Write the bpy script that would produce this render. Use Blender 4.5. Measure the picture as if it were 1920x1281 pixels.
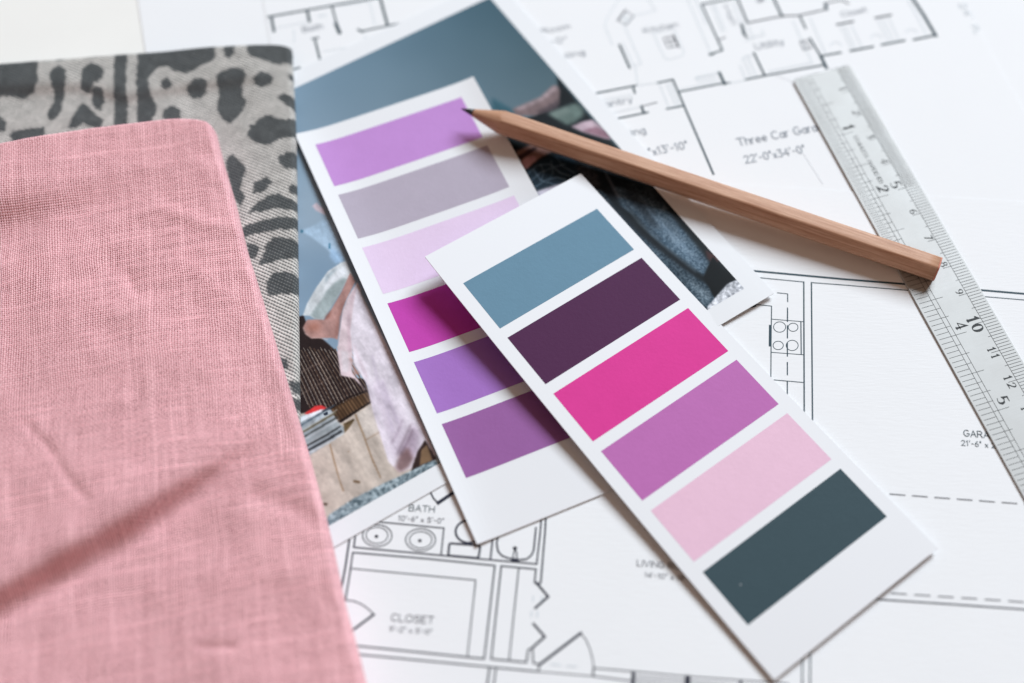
import bpy, math
import numpy as np

MM = 0.001
for o in list(bpy.data.objects):
    bpy.data.objects.remove(o)

# ------------------------------------------------------------------ camera
scene = bpy.context.scene
CAM = (2544.33923, 0.51794, 0.00216, 337.94569)
cam_data = bpy.data.cameras.new("camera")
cam_data.sensor_width = 36.0
cam_data.lens = CAM[0] / 1920.0 * 36.0
cam_data.clip_start = 0.01
cam_data.clip_end = 50.0
cam_data.dof.use_dof = True
cam_data.dof.focus_distance = 0.388
cam_data.dof.aperture_fstop = 3.9
cam_data.dof.aperture_blades = 9
camera = bpy.data.objects.new("camera", cam_data)
scene.collection.objects.link(camera)
camera.location = (0, 0, CAM[3] * MM)
camera.rotation_euler = (CAM[1], 0, CAM[2])
scene.camera = camera

# ------------------------------------------------------------------ light
world = bpy.data.worlds.new("World")
scene.world = world
world.use_nodes = True
world.node_tree.nodes["Background"].inputs[0].default_value = (1.0, 0.69, 0.52, 1)
world.node_tree.nodes["Background"].inputs[1].default_value = 0.235
def area(name, loc, target, size, energy, color):
    ld = bpy.data.lights.new(name, 'AREA')
    ld.shape = 'RECTANGLE'; ld.size = size[0]; ld.size_y = size[1]
    ld.energy = energy; ld.color = color
    lo = bpy.data.objects.new(name, ld)
    scene.collection.objects.link(lo)
    lo.location = loc
    d = [target[i] - loc[i] for i in range(3)]
    n = math.sqrt(sum(v * v for v in d))
    lo.rotation_euler = (math.acos(-d[2] / n), 0, math.atan2(d[1], d[0]) - math.pi / 2)
    return lo
key = area("window_light", (1.62, 2.82, 3.0), (0, 0.2, 0), (1.85, 1.85), 258.0, (0.82, 0.915, 0.99))
scene.view_settings.view_transform = 'Standard'
scene.view_settings.look = 'None'
scene.view_settings.gamma = 1.0
scene.view_settings.exposure = 0.0
scene.view_settings.use_curve_mapping = False

# ------------------------------------------------------------------ helpers
rng = np.random.RandomState(7)
def lin(c):
    c = np.asarray(c, float) / 255.0
    return np.where(c <= 0.04045, c / 12.92, ((c + 0.055) / 1.055) ** 2.4)
def rgba(c, k=1.0):
    v = lin(c) * k
    return (float(v[0]), float(v[1]), float(v[2]), 1.0)
def tag(o, label=None, cat=None, group=None, kind=None):
    if label: o["label"] = label
    if cat: o["category"] = cat
    if group: o["group"] = group
    if kind: o["kind"] = kind
    return o
def link(name, me, parent=None, mats=()):
    ob = bpy.data.objects.new(name, me)
    scene.collection.objects.link(ob)
    for m in mats: me.materials.append(m)
    if parent is not None: ob.parent = parent
    return ob
def empty(name, loc=(0, 0, 0)):
    e = bpy.data.objects.new(name, None)
    scene.collection.objects.link(e)
    e.empty_display_size = 0.01
    e.location = [v * MM for v in loc]
    return e
def at_parent(ob, parent):
    """mesh data are in table millimetres: keep them there under a moved parent"""
    ob.parent = parent
    ob.location = -parent.location
    return ob
def mesh_np(name, V, F, smooth=True):
    V = np.asarray(V, np.float32); F = np.asarray(F, np.int32)
    me = bpy.data.meshes.new(name)
    me.vertices.add(len(V)); me.vertices.foreach_set("co", (V * MM).ravel())
    k = F.shape[1]
    me.loops.add(F.size); me.loops.foreach_set("vertex_index", F.ravel())
    me.polygons.add(len(F))
    me.polygons.foreach_set("loop_start", np.arange(0, F.size, k, dtype=np.int32))
    me.polygons.foreach_set("loop_total", np.full(len(F), k, np.int32))
    me.polygons.foreach_set("use_smooth", np.full(len(F), smooth, bool))
    me.update(calc_edges=True)
    return me
def grid_faces(ny, nx):
    i = np.arange(ny * nx).reshape(ny, nx)
    return np.stack([i[:-1, :-1], i[:-1, 1:], i[1:, 1:], i[1:, :-1]], -1).reshape(-1, 4)
def set_color(me, name, col):
    a = me.color_attributes.new(name, 'FLOAT_COLOR', 'POINT')
    c = np.ones((len(col), 4), np.float32); c[:, :col.shape[1]] = col
    a.data.foreach_set("color", c.ravel())
def set_uv(me, UV):
    uv = me.uv_layers.new(name="UVMap")
    li = np.empty(len(me.loops), np.int32); me.loops.foreach_get("vertex_index", li)
    uv.data.foreach_set("uv", np.asarray(UV, np.float32)[li].ravel())
def noise2(shape, cell, seed=0, oct=1):
    """smooth value noise on a raster, cell = feature size in samples (y, x)"""
    out = np.zeros(shape); amp = 1.0; tot = 0
    r_ = np.random.RandomState(seed)
    cy, cx = cell
    for _ in range(oct):
        gy = np.arange(shape[0]) / cy; gx = np.arange(shape[1]) / cx
        g = r_.rand(int(gy[-1]) + 3, int(gx[-1]) + 3)
        iy = gy.astype(int); ix = gx.astype(int)
        fy = (gy - iy)[:, None]; fx = (gx - ix)[None]
        fy = fy * fy * (3 - 2 * fy); fx = fx * fx * (3 - 2 * fx)
        a = g[iy][:, ix]; b = g[iy][:, ix + 1]; c = g[iy + 1][:, ix]; d = g[iy + 1][:, ix + 1]
        out += amp * ((a * (1 - fx) + b * fx) * (1 - fy) + (c * (1 - fx) + d * fx) * fy)
        tot += amp; amp *= 0.55; cy = max(cy / 2, 1); cx = max(cx / 2, 1)
    return out / tot
def fill_poly(X, Y, pts):
    m = np.zeros(X.shape, bool)
    n = len(pts)
    for i in range(n):
        x0, y0 = pts[i]; x1, y1 = pts[(i + 1) % n]
        if y0 == y1: continue
        c = (Y > min(y0, y1)) & (Y <= max(y0, y1))
        xi = x0 + (Y - y0) * (x1 - x0) / (y1 - y0)
        m ^= c & (X < xi)
    return m
def blur(m, r):
    m = m.astype(float); r = int(round(r))
    if r < 1: return m
    for _ in range(2):
        for ax in (0, 1):
            p = np.pad(m, [(r, r) if a == ax else (0, 0) for a in (0, 1)], mode='edge')
            c = np.cumsum(p, axis=ax)
            c = np.concatenate([np.zeros_like(np.take(c, [0], ax)), c], ax)
            n = m.shape[ax]
            m = (np.take(c, range(2 * r + 1, 2 * r + 1 + n), ax) - np.take(c, range(0, n), ax)) / (2 * r + 1)
    return m

# ------------------------------------------------------------------ materials
def new_mat(name):
    m = bpy.data.materials.new(name); m.use_nodes = True
    nt = m.node_tree
    return m, nt, nt.nodes["Principled BSDF"]
def N(nt, t, **kw):
    n = nt.nodes.new(t)
    for k, v in kw.items():
        if isinstance(k, str) and k.startswith("i_"):
            n.inputs[k[2:].replace("_", " ")].default_value = v
        else: setattr(n, k, v)
    return n
def mapping(nt, scale, rot=0, coord="Object"):
    tc = N(nt, "ShaderNodeTexCoord"); mp = N(nt, "ShaderNodeMapping")
    nt.links.new(tc.outputs[coord], mp.inputs[0])
    mp.inputs["Scale"].default_value = scale; mp.inputs["Rotation"].default_value = (0, 0, rot)
    return mp.outputs[0]
def noisy(nt, vec, scale, detail=3, rough=.6):
    n = N(nt, "ShaderNodeTexNoise"); n.inputs["Scale"].default_value = scale
    n.inputs["Detail"].default_value = detail; n.inputs["Roughness"].default_value = rough
    nt.links.new(vec, n.inputs["Vector"]); return n.outputs["Fac"]
def bump(nt, bsdf, h, dist, strength=1.0, prev=None):
    b = N(nt, "ShaderNodeBump"); b.inputs["Distance"].default_value = dist; b.inputs["Strength"].default_value = strength
    nt.links.new(h, b.inputs["Height"])
    if prev is not None: nt.links.new(prev, b.inputs["Normal"])
    nt.links.new(b.outputs[0], bsdf.inputs["Normal"]); return b.outputs[0]
def paper_mat(name, col, rough=.55, spec=.3, fib=(900, 5000), amt=.02, var=.02, rot=0.0, sheen=None):
    m, nt, b = new_mat(name)
    v = mapping(nt, (fib[0], fib[1], 1500), rot)
    f = noisy(nt, v, 1.0, 3)
    v2 = mapping(nt, (60, 60, 60)); f2 = noisy(nt, v2, 1.0, 4)
    mx = N(nt, "ShaderNodeMix", data_type='RGBA')
    c = np.array(col[:3])
    mx.inputs[6].default_value = (*(c * (1 - var)), 1); mx.inputs[7].default_value = (*np.minimum(c * (1 + var), 1), 1)
    nt.links.new(f2, mx.inputs[0]); nt.links.new(mx.outputs[2], b.inputs["Base Color"])
    b.inputs["Roughness"].default_value = rough; b.inputs["Specular IOR Level"].default_value = spec
    bump(nt, b, f, amt * MM)
    return m
M_table = paper_mat("painted_table", rgba((240, 239, 235)), .45, .3, (300, 300), .02)
M_plan = paper_mat("plan_paper", rgba((237, 238, 240)), .8, .15, (260, 1700), .055, .015, rot=0.094)
M_plan2 = paper_mat("plan_paper_rear", rgba((237, 238, 240)), .8, .15, (260, 1700), .03, .012, rot=-.24)
M_card = paper_mat("swatch_card_stock", rgba((230, 231, 234)), .55, .15, (1600, 1600), .012, .008)
M_photo = paper_mat("photo_card_stock", rgba((232, 234, 237)), .5, .15, (1500, 1500), .01, .008)
def ink(name, c, rough=.6):
    m, nt, b = new_mat(name)
    v = mapping(nt, (2500, 2500, 2500)); f = noisy(nt, v, 1.0, 2)
    r_ = N(nt, "ShaderNodeMix", data_type='RGBA')
    r_.inputs[6].default_value = rgba(c, .75); r_.inputs[7].default_value = rgba(c, 1.3)
    nt.links.new(f, r_.inputs[0]); nt.links.new(r_.outputs[2], b.inputs["Base Color"])
    b.inputs["Roughness"].default_value = rough; b.inputs["Specular IOR Level"].default_value = .2
    return m
INKS = [ink("ink_dark", (44, 66, 76)), ink("ink_mid", (46, 48, 62)), ink("ink_light", (190, 200, 206)), ink("ink_faint", (216, 219, 225)), ink("ink_grey", (112, 122, 134))]
M_etch = ink("etched_black", (14, 16, 18), .5)

# ------------------------------------------------------------------ ribbons and lettering
class Ribbon:
    def __init__(s): s.V = []; s.F = []; s.Mi = []; s.z = 0.0
    def stroke(s, pts, w, z, mi=0, dz=0.0006):
        P = [np.array(p, float) for p in pts]
        P = [P[0]] + [P[i] for i in range(1, len(P)) if np.linalg.norm(P[i] - P[i - 1]) > 1e-4]
        if len(P) < 2: return
        ws = [w] * len(P) if np.isscalar(w) else list(w)[:len(P)]
        closed = np.linalg.norm(P[0] - P[-1]) < 1e-3 and len(P) > 3
        n = len(P); s.z += dz; z = z + s.z
        base = len(s.V)
        for i in range(n):
            a = P[i] - P[i - 1] if i > 0 else (P[-1] - P[-2] if closed else P[1] - P[0])
            b = P[i + 1] - P[i] if i < n - 1 else (P[1] - P[0] if closed else P[-1] - P[-2])
            a = a / np.linalg.norm(a); b = b / np.linalg.norm(b)
            t = a + b; L = np.linalg.norm(t)
            t = t / L if L > .3 else b
            nn = np.array([-t[1], t[0]]); k = 1 / max(.45, abs(nn @ np.array([-b[1], b[0]])))
            p = P[i].copy()
            if not closed and i == 0: p = p - b * ws[i] * .45
            if not closed and i == n - 1: p = p + a * ws[i] * .45
            s.V += [(*(p + nn * ws[i] * k / 2), z), (*(p - nn * ws[i] * k / 2), z)]
        for i in range(n - 1):
            q = base + 2 * i; s.F.append((q + 1, q + 3, q + 2, q)); s.Mi.append(mi)
    def build(s, name, mats, parent=None):
        me = mesh_np(name, s.V, s.F, False)
        ob = link(name, me, None, mats)
        me.polygons.foreach_set("material_index", np.array(s.Mi, np.int32))
        if parent is not None: at_parent(ob, parent)
        return ob
def arc(cx, cy, rx, ry, a0, a1, n=9):
    t = np.radians(np.linspace(a0, a1, n)); return [(cx + rx * math.cos(a), cy + ry * math.sin(a)) for a in t]
# single line drafting alphabet, unit cap height
G = {
 'A': (.8, [[(0, 0), (.4, 1), (.8, 0)], [(.15, .36), (.65, .36)]]),
 'B': (.7, [[(0, 0), (0, 1), (.4, 1), (.6, .88), (.6, .65), (.42, .54), (0, .54)], [(.42, .54), (.68, .42), (.68, .14), (.45, 0), (0, 0)]]),
 'C': (.8, [arc(.45, .5, .43, .5, 50, 310)]),
 'E': (.6, [[(.6, 1), (0, 1), (0, 0), (.6, 0)], [(0, .52), (.5, .52)]]),
 'F': (.6, [[(.6, 1), (0, 1), (0, 0)], [(0, .52), (.5, .52)]]),
 'G': (.85, [arc(.45, .5, .43, .5, 50, 330) + [(.85, .45), (.5, .45)]]),
 'H': (.75, [[(0, 0), (0, 1)], [(.75, 0), (.75, 1)], [(0, .52), (.75, .52)]]),
 'I': (.1, [[(.05, 0), (.05, 1)]]),
 'K': (.7, [[(0, 0), (0, 1)], [(.65, 1), (0, .42)], [(.2, .58), (.7, 0)]]),
 'L': (.6, [[(0, 1), (0, 0), (.6, 0)]]),
 'M': (.95, [[(0, 0), (.08, 1), (.48, .2), (.88, 1), (.95, 0)]]),
 'N': (.75, [[(0, 0), (0, 1), (.75, 0), (.75, 1)]]),
 'O': (.95, [arc(.47, .5, .46, .5, 0, 360, 17)]),
 'P': (.65, [[(0, 0), (0, 1), (.45, 1), (.65, .86), (.65, .62), (.45, .48), (0, .48)]]),
 'R': (.72, [[(0, 0), (0, 1), (.45, 1), (.65, .86), (.65, .62), (.45, .5), (0, .5)], [(.35, .5), (.72, 0)]]),
 'S': (.65, [[(.62, .85), (.45, 1), (.18, 1), (.02, .83), (.08, .62), (.55, .42), (.65, .22), (.48, 0), (.18, 0), (0, .16)]]),
 'T': (.75, [[(0, 1), (.75, 1)], [(.375, 1), (.375, 0)]]),
 'U': (.75, [[(0, 1), (0, .3)] + arc(.37, .3, .37, .3, 180, 360, 7) + [(.75, 1)]]),
 'V': (.8, [[(0, 1), (.4, 0), (.8, 1)]]),
 'D': (.8, [[(0, 0), (0, 1), (.4, 1), (.7, .8), (.8, .5), (.7, .2), (.4, 0), (0, 0)]]),
 'a': (.5, [arc(.25, .32, .25, .32, 30, 330, 11), [(.5, .66), (.5, 0)]]),
 'c': (.48, [arc(.28, .32, .27, .32, 50, 310)]),
 'e': (.54, [[(.02, .34), (.53, .34)] + arc(.28, .33, .26, .33, 5, 315)]),
 'g': (.5, [arc(.25, .32, .25, .32, 30, 330, 11), [(.5, .66), (.5, -.15), (.38, -.3), (.1, -.28)]]),
 'h': (.5, [[(0, 0), (0, 1)], [(0, .45), (.18, .66), (.4, .64), (.5, .48), (.5, 0)]]),
 'i': (.08, [[(.04, 0), (.04, .66)], [(.04, .86), (.04, .93)]]),
 'l': (.08, [[(.04, 0), (.04, 1)]]),
 'm': (.8, [[(0, 0), (0, .66)], [(0, .45), (.15, .66), (.32, .64), (.4, .48), (.4, 0)], [(.4, .45), (.55, .66), (.72, .64), (.8, .48), (.8, 0)]]),
 'n': (.5, [[(0, 0), (0, .66)], [(0, .45), (.18, .66), (.4, .64), (.5, .48), (.5, 0)]]),
 'o': (.55, [arc(.27, .32, .27, .33, 0, 360, 15)]),
 'r': (.32, [[(0, 0), (0, .66)], [(0, .42), (.15, .64), (.32, .66)]]),
 's': (.42, [[(.4, .56), (.22, .66), (.03, .54), (.08, .38), (.36, .28), (.42, .12), (.22, 0), (0, .08)]]),
 't': (.35, [[(.15, .92), (.15, .12), (.25, 0), (.35, .03)], [(0, .66), (.35, .66)]]),
 'u': (.5, [[(0, .66), (0, .15), (.12, 0), (.35, .02), (.5, .2)], [(.5, .66), (.5, 0)]]),
 'y': (.5, [[(0, .66), (.25, 0)], [(.5, .66), (.2, -.2), (.05, -.3)]]),
 'x': (.45, [[(0, .6), (.45, 0)], [(0, 0), (.45, .6)]]),
 "'": (.12, [[(.08, 1.05), (.04, .78)]]),
 '"': (.28, [[(.08, 1.05), (.04, .78)], [(.24, 1.05), (.2, .78)]]),
 '-': (.4, [[(.04, .45), (.36, .45)]]),
 '.': (.1, [[(.03, 0), (.07, .05)]]),
 '0': (.62, [arc(.31, .5, .3, .5, 0, 360, 15)]),
 '1': (.3, [[(0, .8), (.2, 1), (.2, 0)]]),
 '2': (.62, [[(.02, .78), (.12, .95), (.32, 1), (.52, .93), (.58, .74), (.48, .52), (0, 0), (.62, 0)]]),
 '3': (.6, [[(.04, 1), (.56, 1), (.26, .6), (.5, .52), (.6, .3), (.5, .08), (.28, 0), (.04, .1)]]),
 '4': (.65, [[(.48, 0), (.48, 1), (0, .3), (.65, .3)]]),
 '5': (.6, [[(.56, 1), (.1, 1), (.06, .56), (.3, .62), (.54, .5), (.6, .28), (.48, .06), (.25, 0), (.02, .08)]]),
 '6': (.6, [[(.5, .98), (.25, .85), (.06, .5), (.04, .25)] + arc(.31, .28, .27, .28, 180, 520, 13)]),
 '7': (.6, [[(0, 1), (.6, 1), (.2, 0)]]),
 '8': (.6, [arc(.3, .76, .22, .24, -90, 270, 13), arc(.3, .27, .29, .27, -90, 270, 13)]),
 '9': (.6, [arc(.31, .7, .27, .28, -20, 340, 13) + [(.56, .4), (.35, .05), (.15, 0)]]),
}
def lettering(name, text, p0, p1, cap, w, z, mats, mi, parent):
    """text from p0 to p1 on the sheet, letters spaced to fit that length"""
    p0 = np.array(p0, float); p1 = np.array(p1, float); L = np.linalg.norm(p1 - p0)
    ex = (p1 - p0) / L; ey = np.array([-ex[1], ex[0]])
    nat = sum((.45 if c == ' ' else G[c][0] + .22) for c in text) * cap
    k = L / nat
    r_ = Ribbon(); x = 0
    for c in text:
        if c == ' ': x += .45 * cap * k; continue
        adv, strokes = G[c]
        for s_ in strokes:
            r_.stroke([p0 + ex * (x + a * cap * k) + ey * b * cap for a, b in s_], w, z, mi)
        x += (adv + .22) * cap * k
    return r_.build(name, mats, parent)

# ------------------------------------------------------------------ measured shapes, table millimetres
PLAN_FRONT = [(0.674,0,[(70.04,216.67),(97.25,213.74),(137.42,210.0),(151.98,208.54)]),(0.321,0,[(71.41,214.31),(85.26,212.75)]),(0.408,0,[(85.26,212.75),(80.81,168.86),(72.36,92.91)]),
(0.321,0,[(87.48,212.55),(97.01,211.71),(137.98,207.77),(151.59,206.44)]),(0.408,0,[(87.48,212.55),(83.05,168.37),(74.3,92.91)]),(0.29,0,[(77.19,208.99),(80.12,208.63),(79.86,205.98)]),
(0.346,0,[(79.6,203.8),(79.14,199.31)]),(0.343,0,[(79.0,197.88),(78.59,193.8)]),(0.341,0,[(78.4,192.04),(77.99,187.84)]),(0.338,0,[(77.78,185.76),(77.4,181.81)]),(0.336,0,[(77.18,179.76),
(76.6,173.85)]),(0.289,0,[(68.99,204.32),(69.99,205.05),(75.02,204.46),(73.82,192.73),(72.46,178.9)]),(0.721,0,[(68.98,204.14),(70.26,204.6)]),(0.23,0,[(74.65,200.05),(83.74,199.21)]),
(0.226,0,[(73.56,189.05),(82.6,188.29)]),(0.315,0,[(83.02,199.23),(82.0,188.46)]),(0.215,0,[(78.47,197.43),(78.38,197.03),(78.2,196.66),(77.95,196.32),(77.63,196.05),(77.25,195.84),(76.85,195.73),
(76.45,195.71),(76.05,195.77),(75.69,195.93),(75.39,196.17),(75.16,196.47),(75.01,196.83),(74.95,197.22),(74.99,197.62),(75.12,198.01),(75.34,198.37),(75.63,198.68),(75.98,198.92),(76.37,199.08),
(76.77,199.15),(77.18,199.13),(77.56,199.02),(77.89,198.82),(78.16,198.54),(78.35,198.21),(78.46,197.83),(78.47,197.43)]),(0.215,0,[(81.99,197.35),(81.92,197.03),(81.78,196.74),(81.58,196.47),
(81.32,196.25),(81.02,196.09),(80.7,196.0),(80.38,195.98),(80.06,196.03),(79.78,196.16),(79.54,196.35),(79.35,196.59),(79.23,196.87),(79.19,197.18),(79.22,197.5),(79.33,197.81),(79.5,198.1),
(79.73,198.34),(80.01,198.53),(80.32,198.66),(80.65,198.72),(80.97,198.7),(81.28,198.61),(81.54,198.45),(81.76,198.23),(81.91,197.97),(81.99,197.67),(81.99,197.35)]),(0.213,0,[(77.18,191.33),
(77.11,191.01),(76.97,190.71),(76.76,190.44),(76.49,190.22),(76.18,190.06),(75.84,189.97),(75.5,189.95),(75.17,190.0),(74.87,190.13),(74.62,190.32),(74.42,190.57),(74.3,190.85),(74.25,191.16),
(74.28,191.49),(74.39,191.8),(74.57,192.09),(74.81,192.34),(75.1,192.53),(75.42,192.66),(75.77,192.71),(76.1,192.7),(76.42,192.6),(76.7,192.44),(76.93,192.22),(77.09,191.95),(77.18,191.65),
(77.18,191.33)]),(0.213,0,[(81.43,191.34),(81.34,190.95),(81.17,190.58),(80.92,190.25),(80.6,189.98),(80.24,189.78),(79.85,189.67),(79.45,189.64),(79.07,189.71),(78.72,189.87),(78.42,190.1),
(78.2,190.4),(78.05,190.75),(78.0,191.14),(78.04,191.53),(78.17,191.92),(78.38,192.27),(78.67,192.57),(79.01,192.81),(79.39,192.97),(79.79,193.04),(80.18,193.02),(80.55,192.91),(80.88,192.71),
(81.14,192.44),(81.32,192.11),(81.42,191.74),(81.43,191.34)]),(0.572,0,[(73.95,197.86),(73.29,191.24)]),(0.252,0,[(72.22,180.26),(81.82,179.33)]),(0.444,1,[(93.91,115.95),(113.02,114.67),
(134.07,113.15)]),(0.559,1,[(-42.67,139.93),(-43.27,132.39),(-43.83,124.93),(-44.65,117.65),(-45.59,109.12)]),(0.458,1,[(-41.4,137.64),(-42.02,129.91),(-15.29,127.35),(6.19,125.36),(7.18,133.97),
(7.81,141.58)]),(0.45,1,[(-4.76,124.9),(-7.24,100.12),(-16.03,100.99),(-43.2,103.75)]),(0.45,1,[(-4.76,124.9),(-22.28,126.74),(-42.16,128.44),(-42.66,122.0),(-43.3,115.43)]),(0.447,1,[(5.62,120.37),
(5.97,123.94),(-3.08,124.8),(-5.49,100.08),(3.41,99.25),(3.89,102.41),(4.77,102.96)]),(0.332,1,[(-42.62,124.05),(-9.72,120.91),(-11.5,100.59)]),(0.352,1,[(1.5,124.37),(-0.97,99.65)]),
(0.479,1,[(8.79,139.28),(8.45,133.97),(7.21,120.22),(6.24,119.79),(5.62,120.37)]),(0.66,1,[(6.1,120.22),(9.11,116.48),(5.78,113.47)]),(0.65,1,[(5.28,109.23),(8.11,105.88),(4.91,102.96)]),
(0.417,1,[(4.97,102.82),(5.16,99.12),(6.77,98.58)]),(0.753,1,[(6.63,98.57),(17.31,106.81)]),(0.286,1,[(17.31,106.81),(18.63,105.07),(19.65,102.44),(20.25,99.56),(20.33,97.79)]),(0.414,1,[(6.77,98.58),
(6.35,96.94)]),(0.416,1,[(-48.5,102.08),(-38.77,101.14),(6.35,96.87)]),(0.263,1,[(6.35,96.87),(20.14,95.75)]),(0.338,1,[(20.14,95.75),(29.61,94.56),(45.55,92.98)]),(0.451,1,[(20.33,97.79),
(20.14,95.75)]),(0.32,1,[(20.33,97.79),(27.03,97.26),(44.39,95.67),(69.0,93.97)]),(0.319,1,[(30.32,95.64),(45.64,94.33),(68.17,92.36)]),(0.939,1,[(30.29,96.59),(30.03,93.48)]),(1.406,1,[(43.9,95.4),
(43.59,92.58)]),(0.749,1,[(57.16,94.62),(56.86,92.6)]),(0.489,1,[(-5.87,97.87),(-6.48,92.73)]),(0.414,1,[(-4.26,97.73),(-4.88,92.74)]),(0.309,1,[(-43.3,115.43),(-41.18,115.22),(-39.07,114.37),
(-37.06,112.95),(-35.76,111.61)]),(0.652,1,[(-35.76,111.61),(-42.02,106.6)]),(0.378,1,[(-37.54,137.27),(-18.38,135.34),(-18.94,127.71)]),(0.297,1,[(-32.09,133.2),(-32.17,132.49),(-32.44,131.82),
(-32.91,131.22),(-33.54,130.73),(-34.3,130.38),(-35.15,130.17),(-36.05,130.13),(-36.94,130.25),(-37.78,130.53),(-38.52,130.95),(-39.13,131.49),(-39.57,132.13),(-39.82,132.82),(-39.86,133.54),
(-39.69,134.24),(-39.32,134.88),(-38.77,135.43),(-38.07,135.86),(-37.25,136.15),(-36.36,136.28),(-35.46,136.24),(-34.58,136.03),(-33.78,135.68),(-33.1,135.18),(-32.57,134.58),(-32.23,133.91),
(-32.09,133.2)]),(0.257,1,[(-33.16,133.27),(-33.21,132.74),(-33.42,132.24),(-33.76,131.8),(-34.23,131.43),(-34.8,131.16),(-35.43,131.01),(-36.1,130.98),(-36.77,131.07),(-37.39,131.28),(-37.95,131.59),
(-38.4,132.0),(-38.73,132.47),(-38.91,132.99),(-38.94,133.53),(-38.82,134.05),(-38.54,134.53),(-38.13,134.94),(-37.61,135.26),(-37.0,135.47),(-36.34,135.57),(-35.67,135.54),(-35.01,135.39),
(-34.41,135.12),(-33.91,134.75),(-33.51,134.31),(-33.26,133.8),(-33.16,133.27)]),(0.296,1,[(-20.51,132.06),(-20.59,131.34),(-20.88,130.66),(-21.37,130.06),(-22.01,129.56),(-22.79,129.2),
(-23.66,128.99),(-24.57,128.95),(-25.48,129.07),(-26.32,129.35),(-27.07,129.78),(-27.68,130.33),(-28.12,130.97),(-28.36,131.68),(-28.39,132.4),(-28.21,133.11),(-27.82,133.76),(-27.25,134.31),
(-26.53,134.75),(-25.7,135.04),(-24.8,135.17),(-23.88,135.13),(-22.99,134.92),(-22.18,134.56),(-21.49,134.06),(-20.97,133.46),(-20.63,132.78),(-20.51,132.06)]),(0.257,1,[(-21.46,132.02),
(-21.53,131.49),(-21.74,130.98),(-22.11,130.53),(-22.59,130.16),(-23.18,129.89),(-23.83,129.74),(-24.51,129.71),(-25.19,129.8),(-25.83,130.01),(-26.39,130.33),(-26.85,130.74),(-27.18,131.22),
(-27.35,131.74),(-27.38,132.28),(-27.24,132.81),(-26.95,133.29),(-26.52,133.71),(-25.98,134.03),(-25.36,134.25),(-24.68,134.34),(-23.99,134.31),(-23.32,134.16),(-22.72,133.89),(-22.2,133.52),
(-21.81,133.07),(-21.56,132.56),(-21.46,132.02)]),(0.672,1,[(-36.04,132.97),(-36.09,132.87),(-36.2,132.85),(-36.3,132.91),(-36.31,133.02),(-36.22,133.08),(-36.1,133.06),(-36.04,132.97)]),
(0.671,1,[(-24.49,131.79),(-24.54,131.7),(-24.65,131.68),(-24.75,131.74),(-24.76,131.84),(-24.66,131.91),(-24.54,131.89),(-24.49,131.79)]),(0.594,1,[(-8.31,134.38),(-8.39,133.65),(-8.66,132.96),
(-9.09,132.35),(-9.67,131.85),(-10.36,131.48),(-11.12,131.27),(-11.92,131.23),(-12.71,131.35),(-13.45,131.64),(-14.1,132.07),(-14.63,132.63),(-15.01,133.29),(-15.21,134.0),(-15.23,134.74),
(-15.06,135.45),(-14.71,136.11),(-14.2,136.68),(-13.57,137.12),(-12.83,137.42),(-12.04,137.55),(-11.23,137.51),(-10.45,137.3),(-9.74,136.93),(-9.15,136.42),(-8.7,135.81),(-8.41,135.11),
(-8.31,134.38)]),(0.591,1,[(-16.5,131.06),(-9.03,130.48),(-8.67,130.04),(-9.01,127.36),(-9.54,126.99),(-16.7,127.64),(-17.03,128.09),(-16.82,130.76),(-16.5,131.06)]),(0.443,1,[(-22.36,146.31),
(-22.02,145.06),(-21.26,143.67),(-20.11,142.55)]),(1.001,1,[(-20.11,142.55),(-15.72,145.86)]),(0.478,1,[(-4.59,138.49),(-5.39,132.59),(-5.94,126.48)]),(0.477,1,[(-3.45,136.97),(-4.32,130.94),
(-3.95,128.86),(-2.96,127.67),(-1.28,126.94),(1.8,126.5),(3.62,126.73),(4.89,127.84),(5.46,129.32),(6.06,135.47)]),(0.886,1,[(0.62,129.71),(0.58,129.64),(0.49,129.63),(0.41,129.68),(0.41,129.75),
(0.49,129.8),(0.58,129.78),(0.62,129.71)]),(0.352,1,[(-0.22,126.05),(0.23,128.57),(0.54,129.31),(0.96,128.57),(1.03,126.06)]),(0.979,1,[(-0.16,126.28),(1.1,126.2)]),(0.232,2,[(7.53,116.62),
(7.31,115.33)]),(0.231,2,[(6.33,112.62),(6.18,110.92)]),(0.232,2,[(5.25,116.61),(5.1,115.18)]),(0.231,2,[(4.82,112.62),(4.67,111.06)]),(0.226,2,[(9.59,98.72),(12.01,98.52)]),(0.226,2,[(13.62,98.32),
(16.04,98.12)]),(0.28,1,[(95.51,145.86),(99.44,145.54)]),(0.28,1,[(101.46,145.38),(105.38,145.07)]),(0.28,1,[(107.4,144.91),(111.32,144.59)]),(0.28,1,[(113.35,144.43),(117.27,144.12)]),
(0.28,1,[(119.29,143.96),(123.21,143.65)]),(0.28,1,[(125.23,143.48),(129.16,143.17)]),(0.28,1,[(131.18,143.01),(135.1,142.7)]),(0.28,1,[(137.12,142.53),(141.05,142.22)]),(0.28,1,[(92.06,118.02),
(95.9,117.76)]),(0.28,1,[(98.06,117.61),(101.89,117.35)]),(0.28,1,[(104.05,117.2),(107.89,116.94)]),(0.28,1,[(110.05,116.79),(113.89,116.53)]),(0.28,1,[(116.05,116.38),(119.88,116.12)]),
(0.28,1,[(122.04,115.97),(125.88,115.71)]),(0.28,1,[(128.04,115.56),(131.88,115.29)]),(0.28,1,[(134.04,115.15),(137.88,114.88)])]
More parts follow.
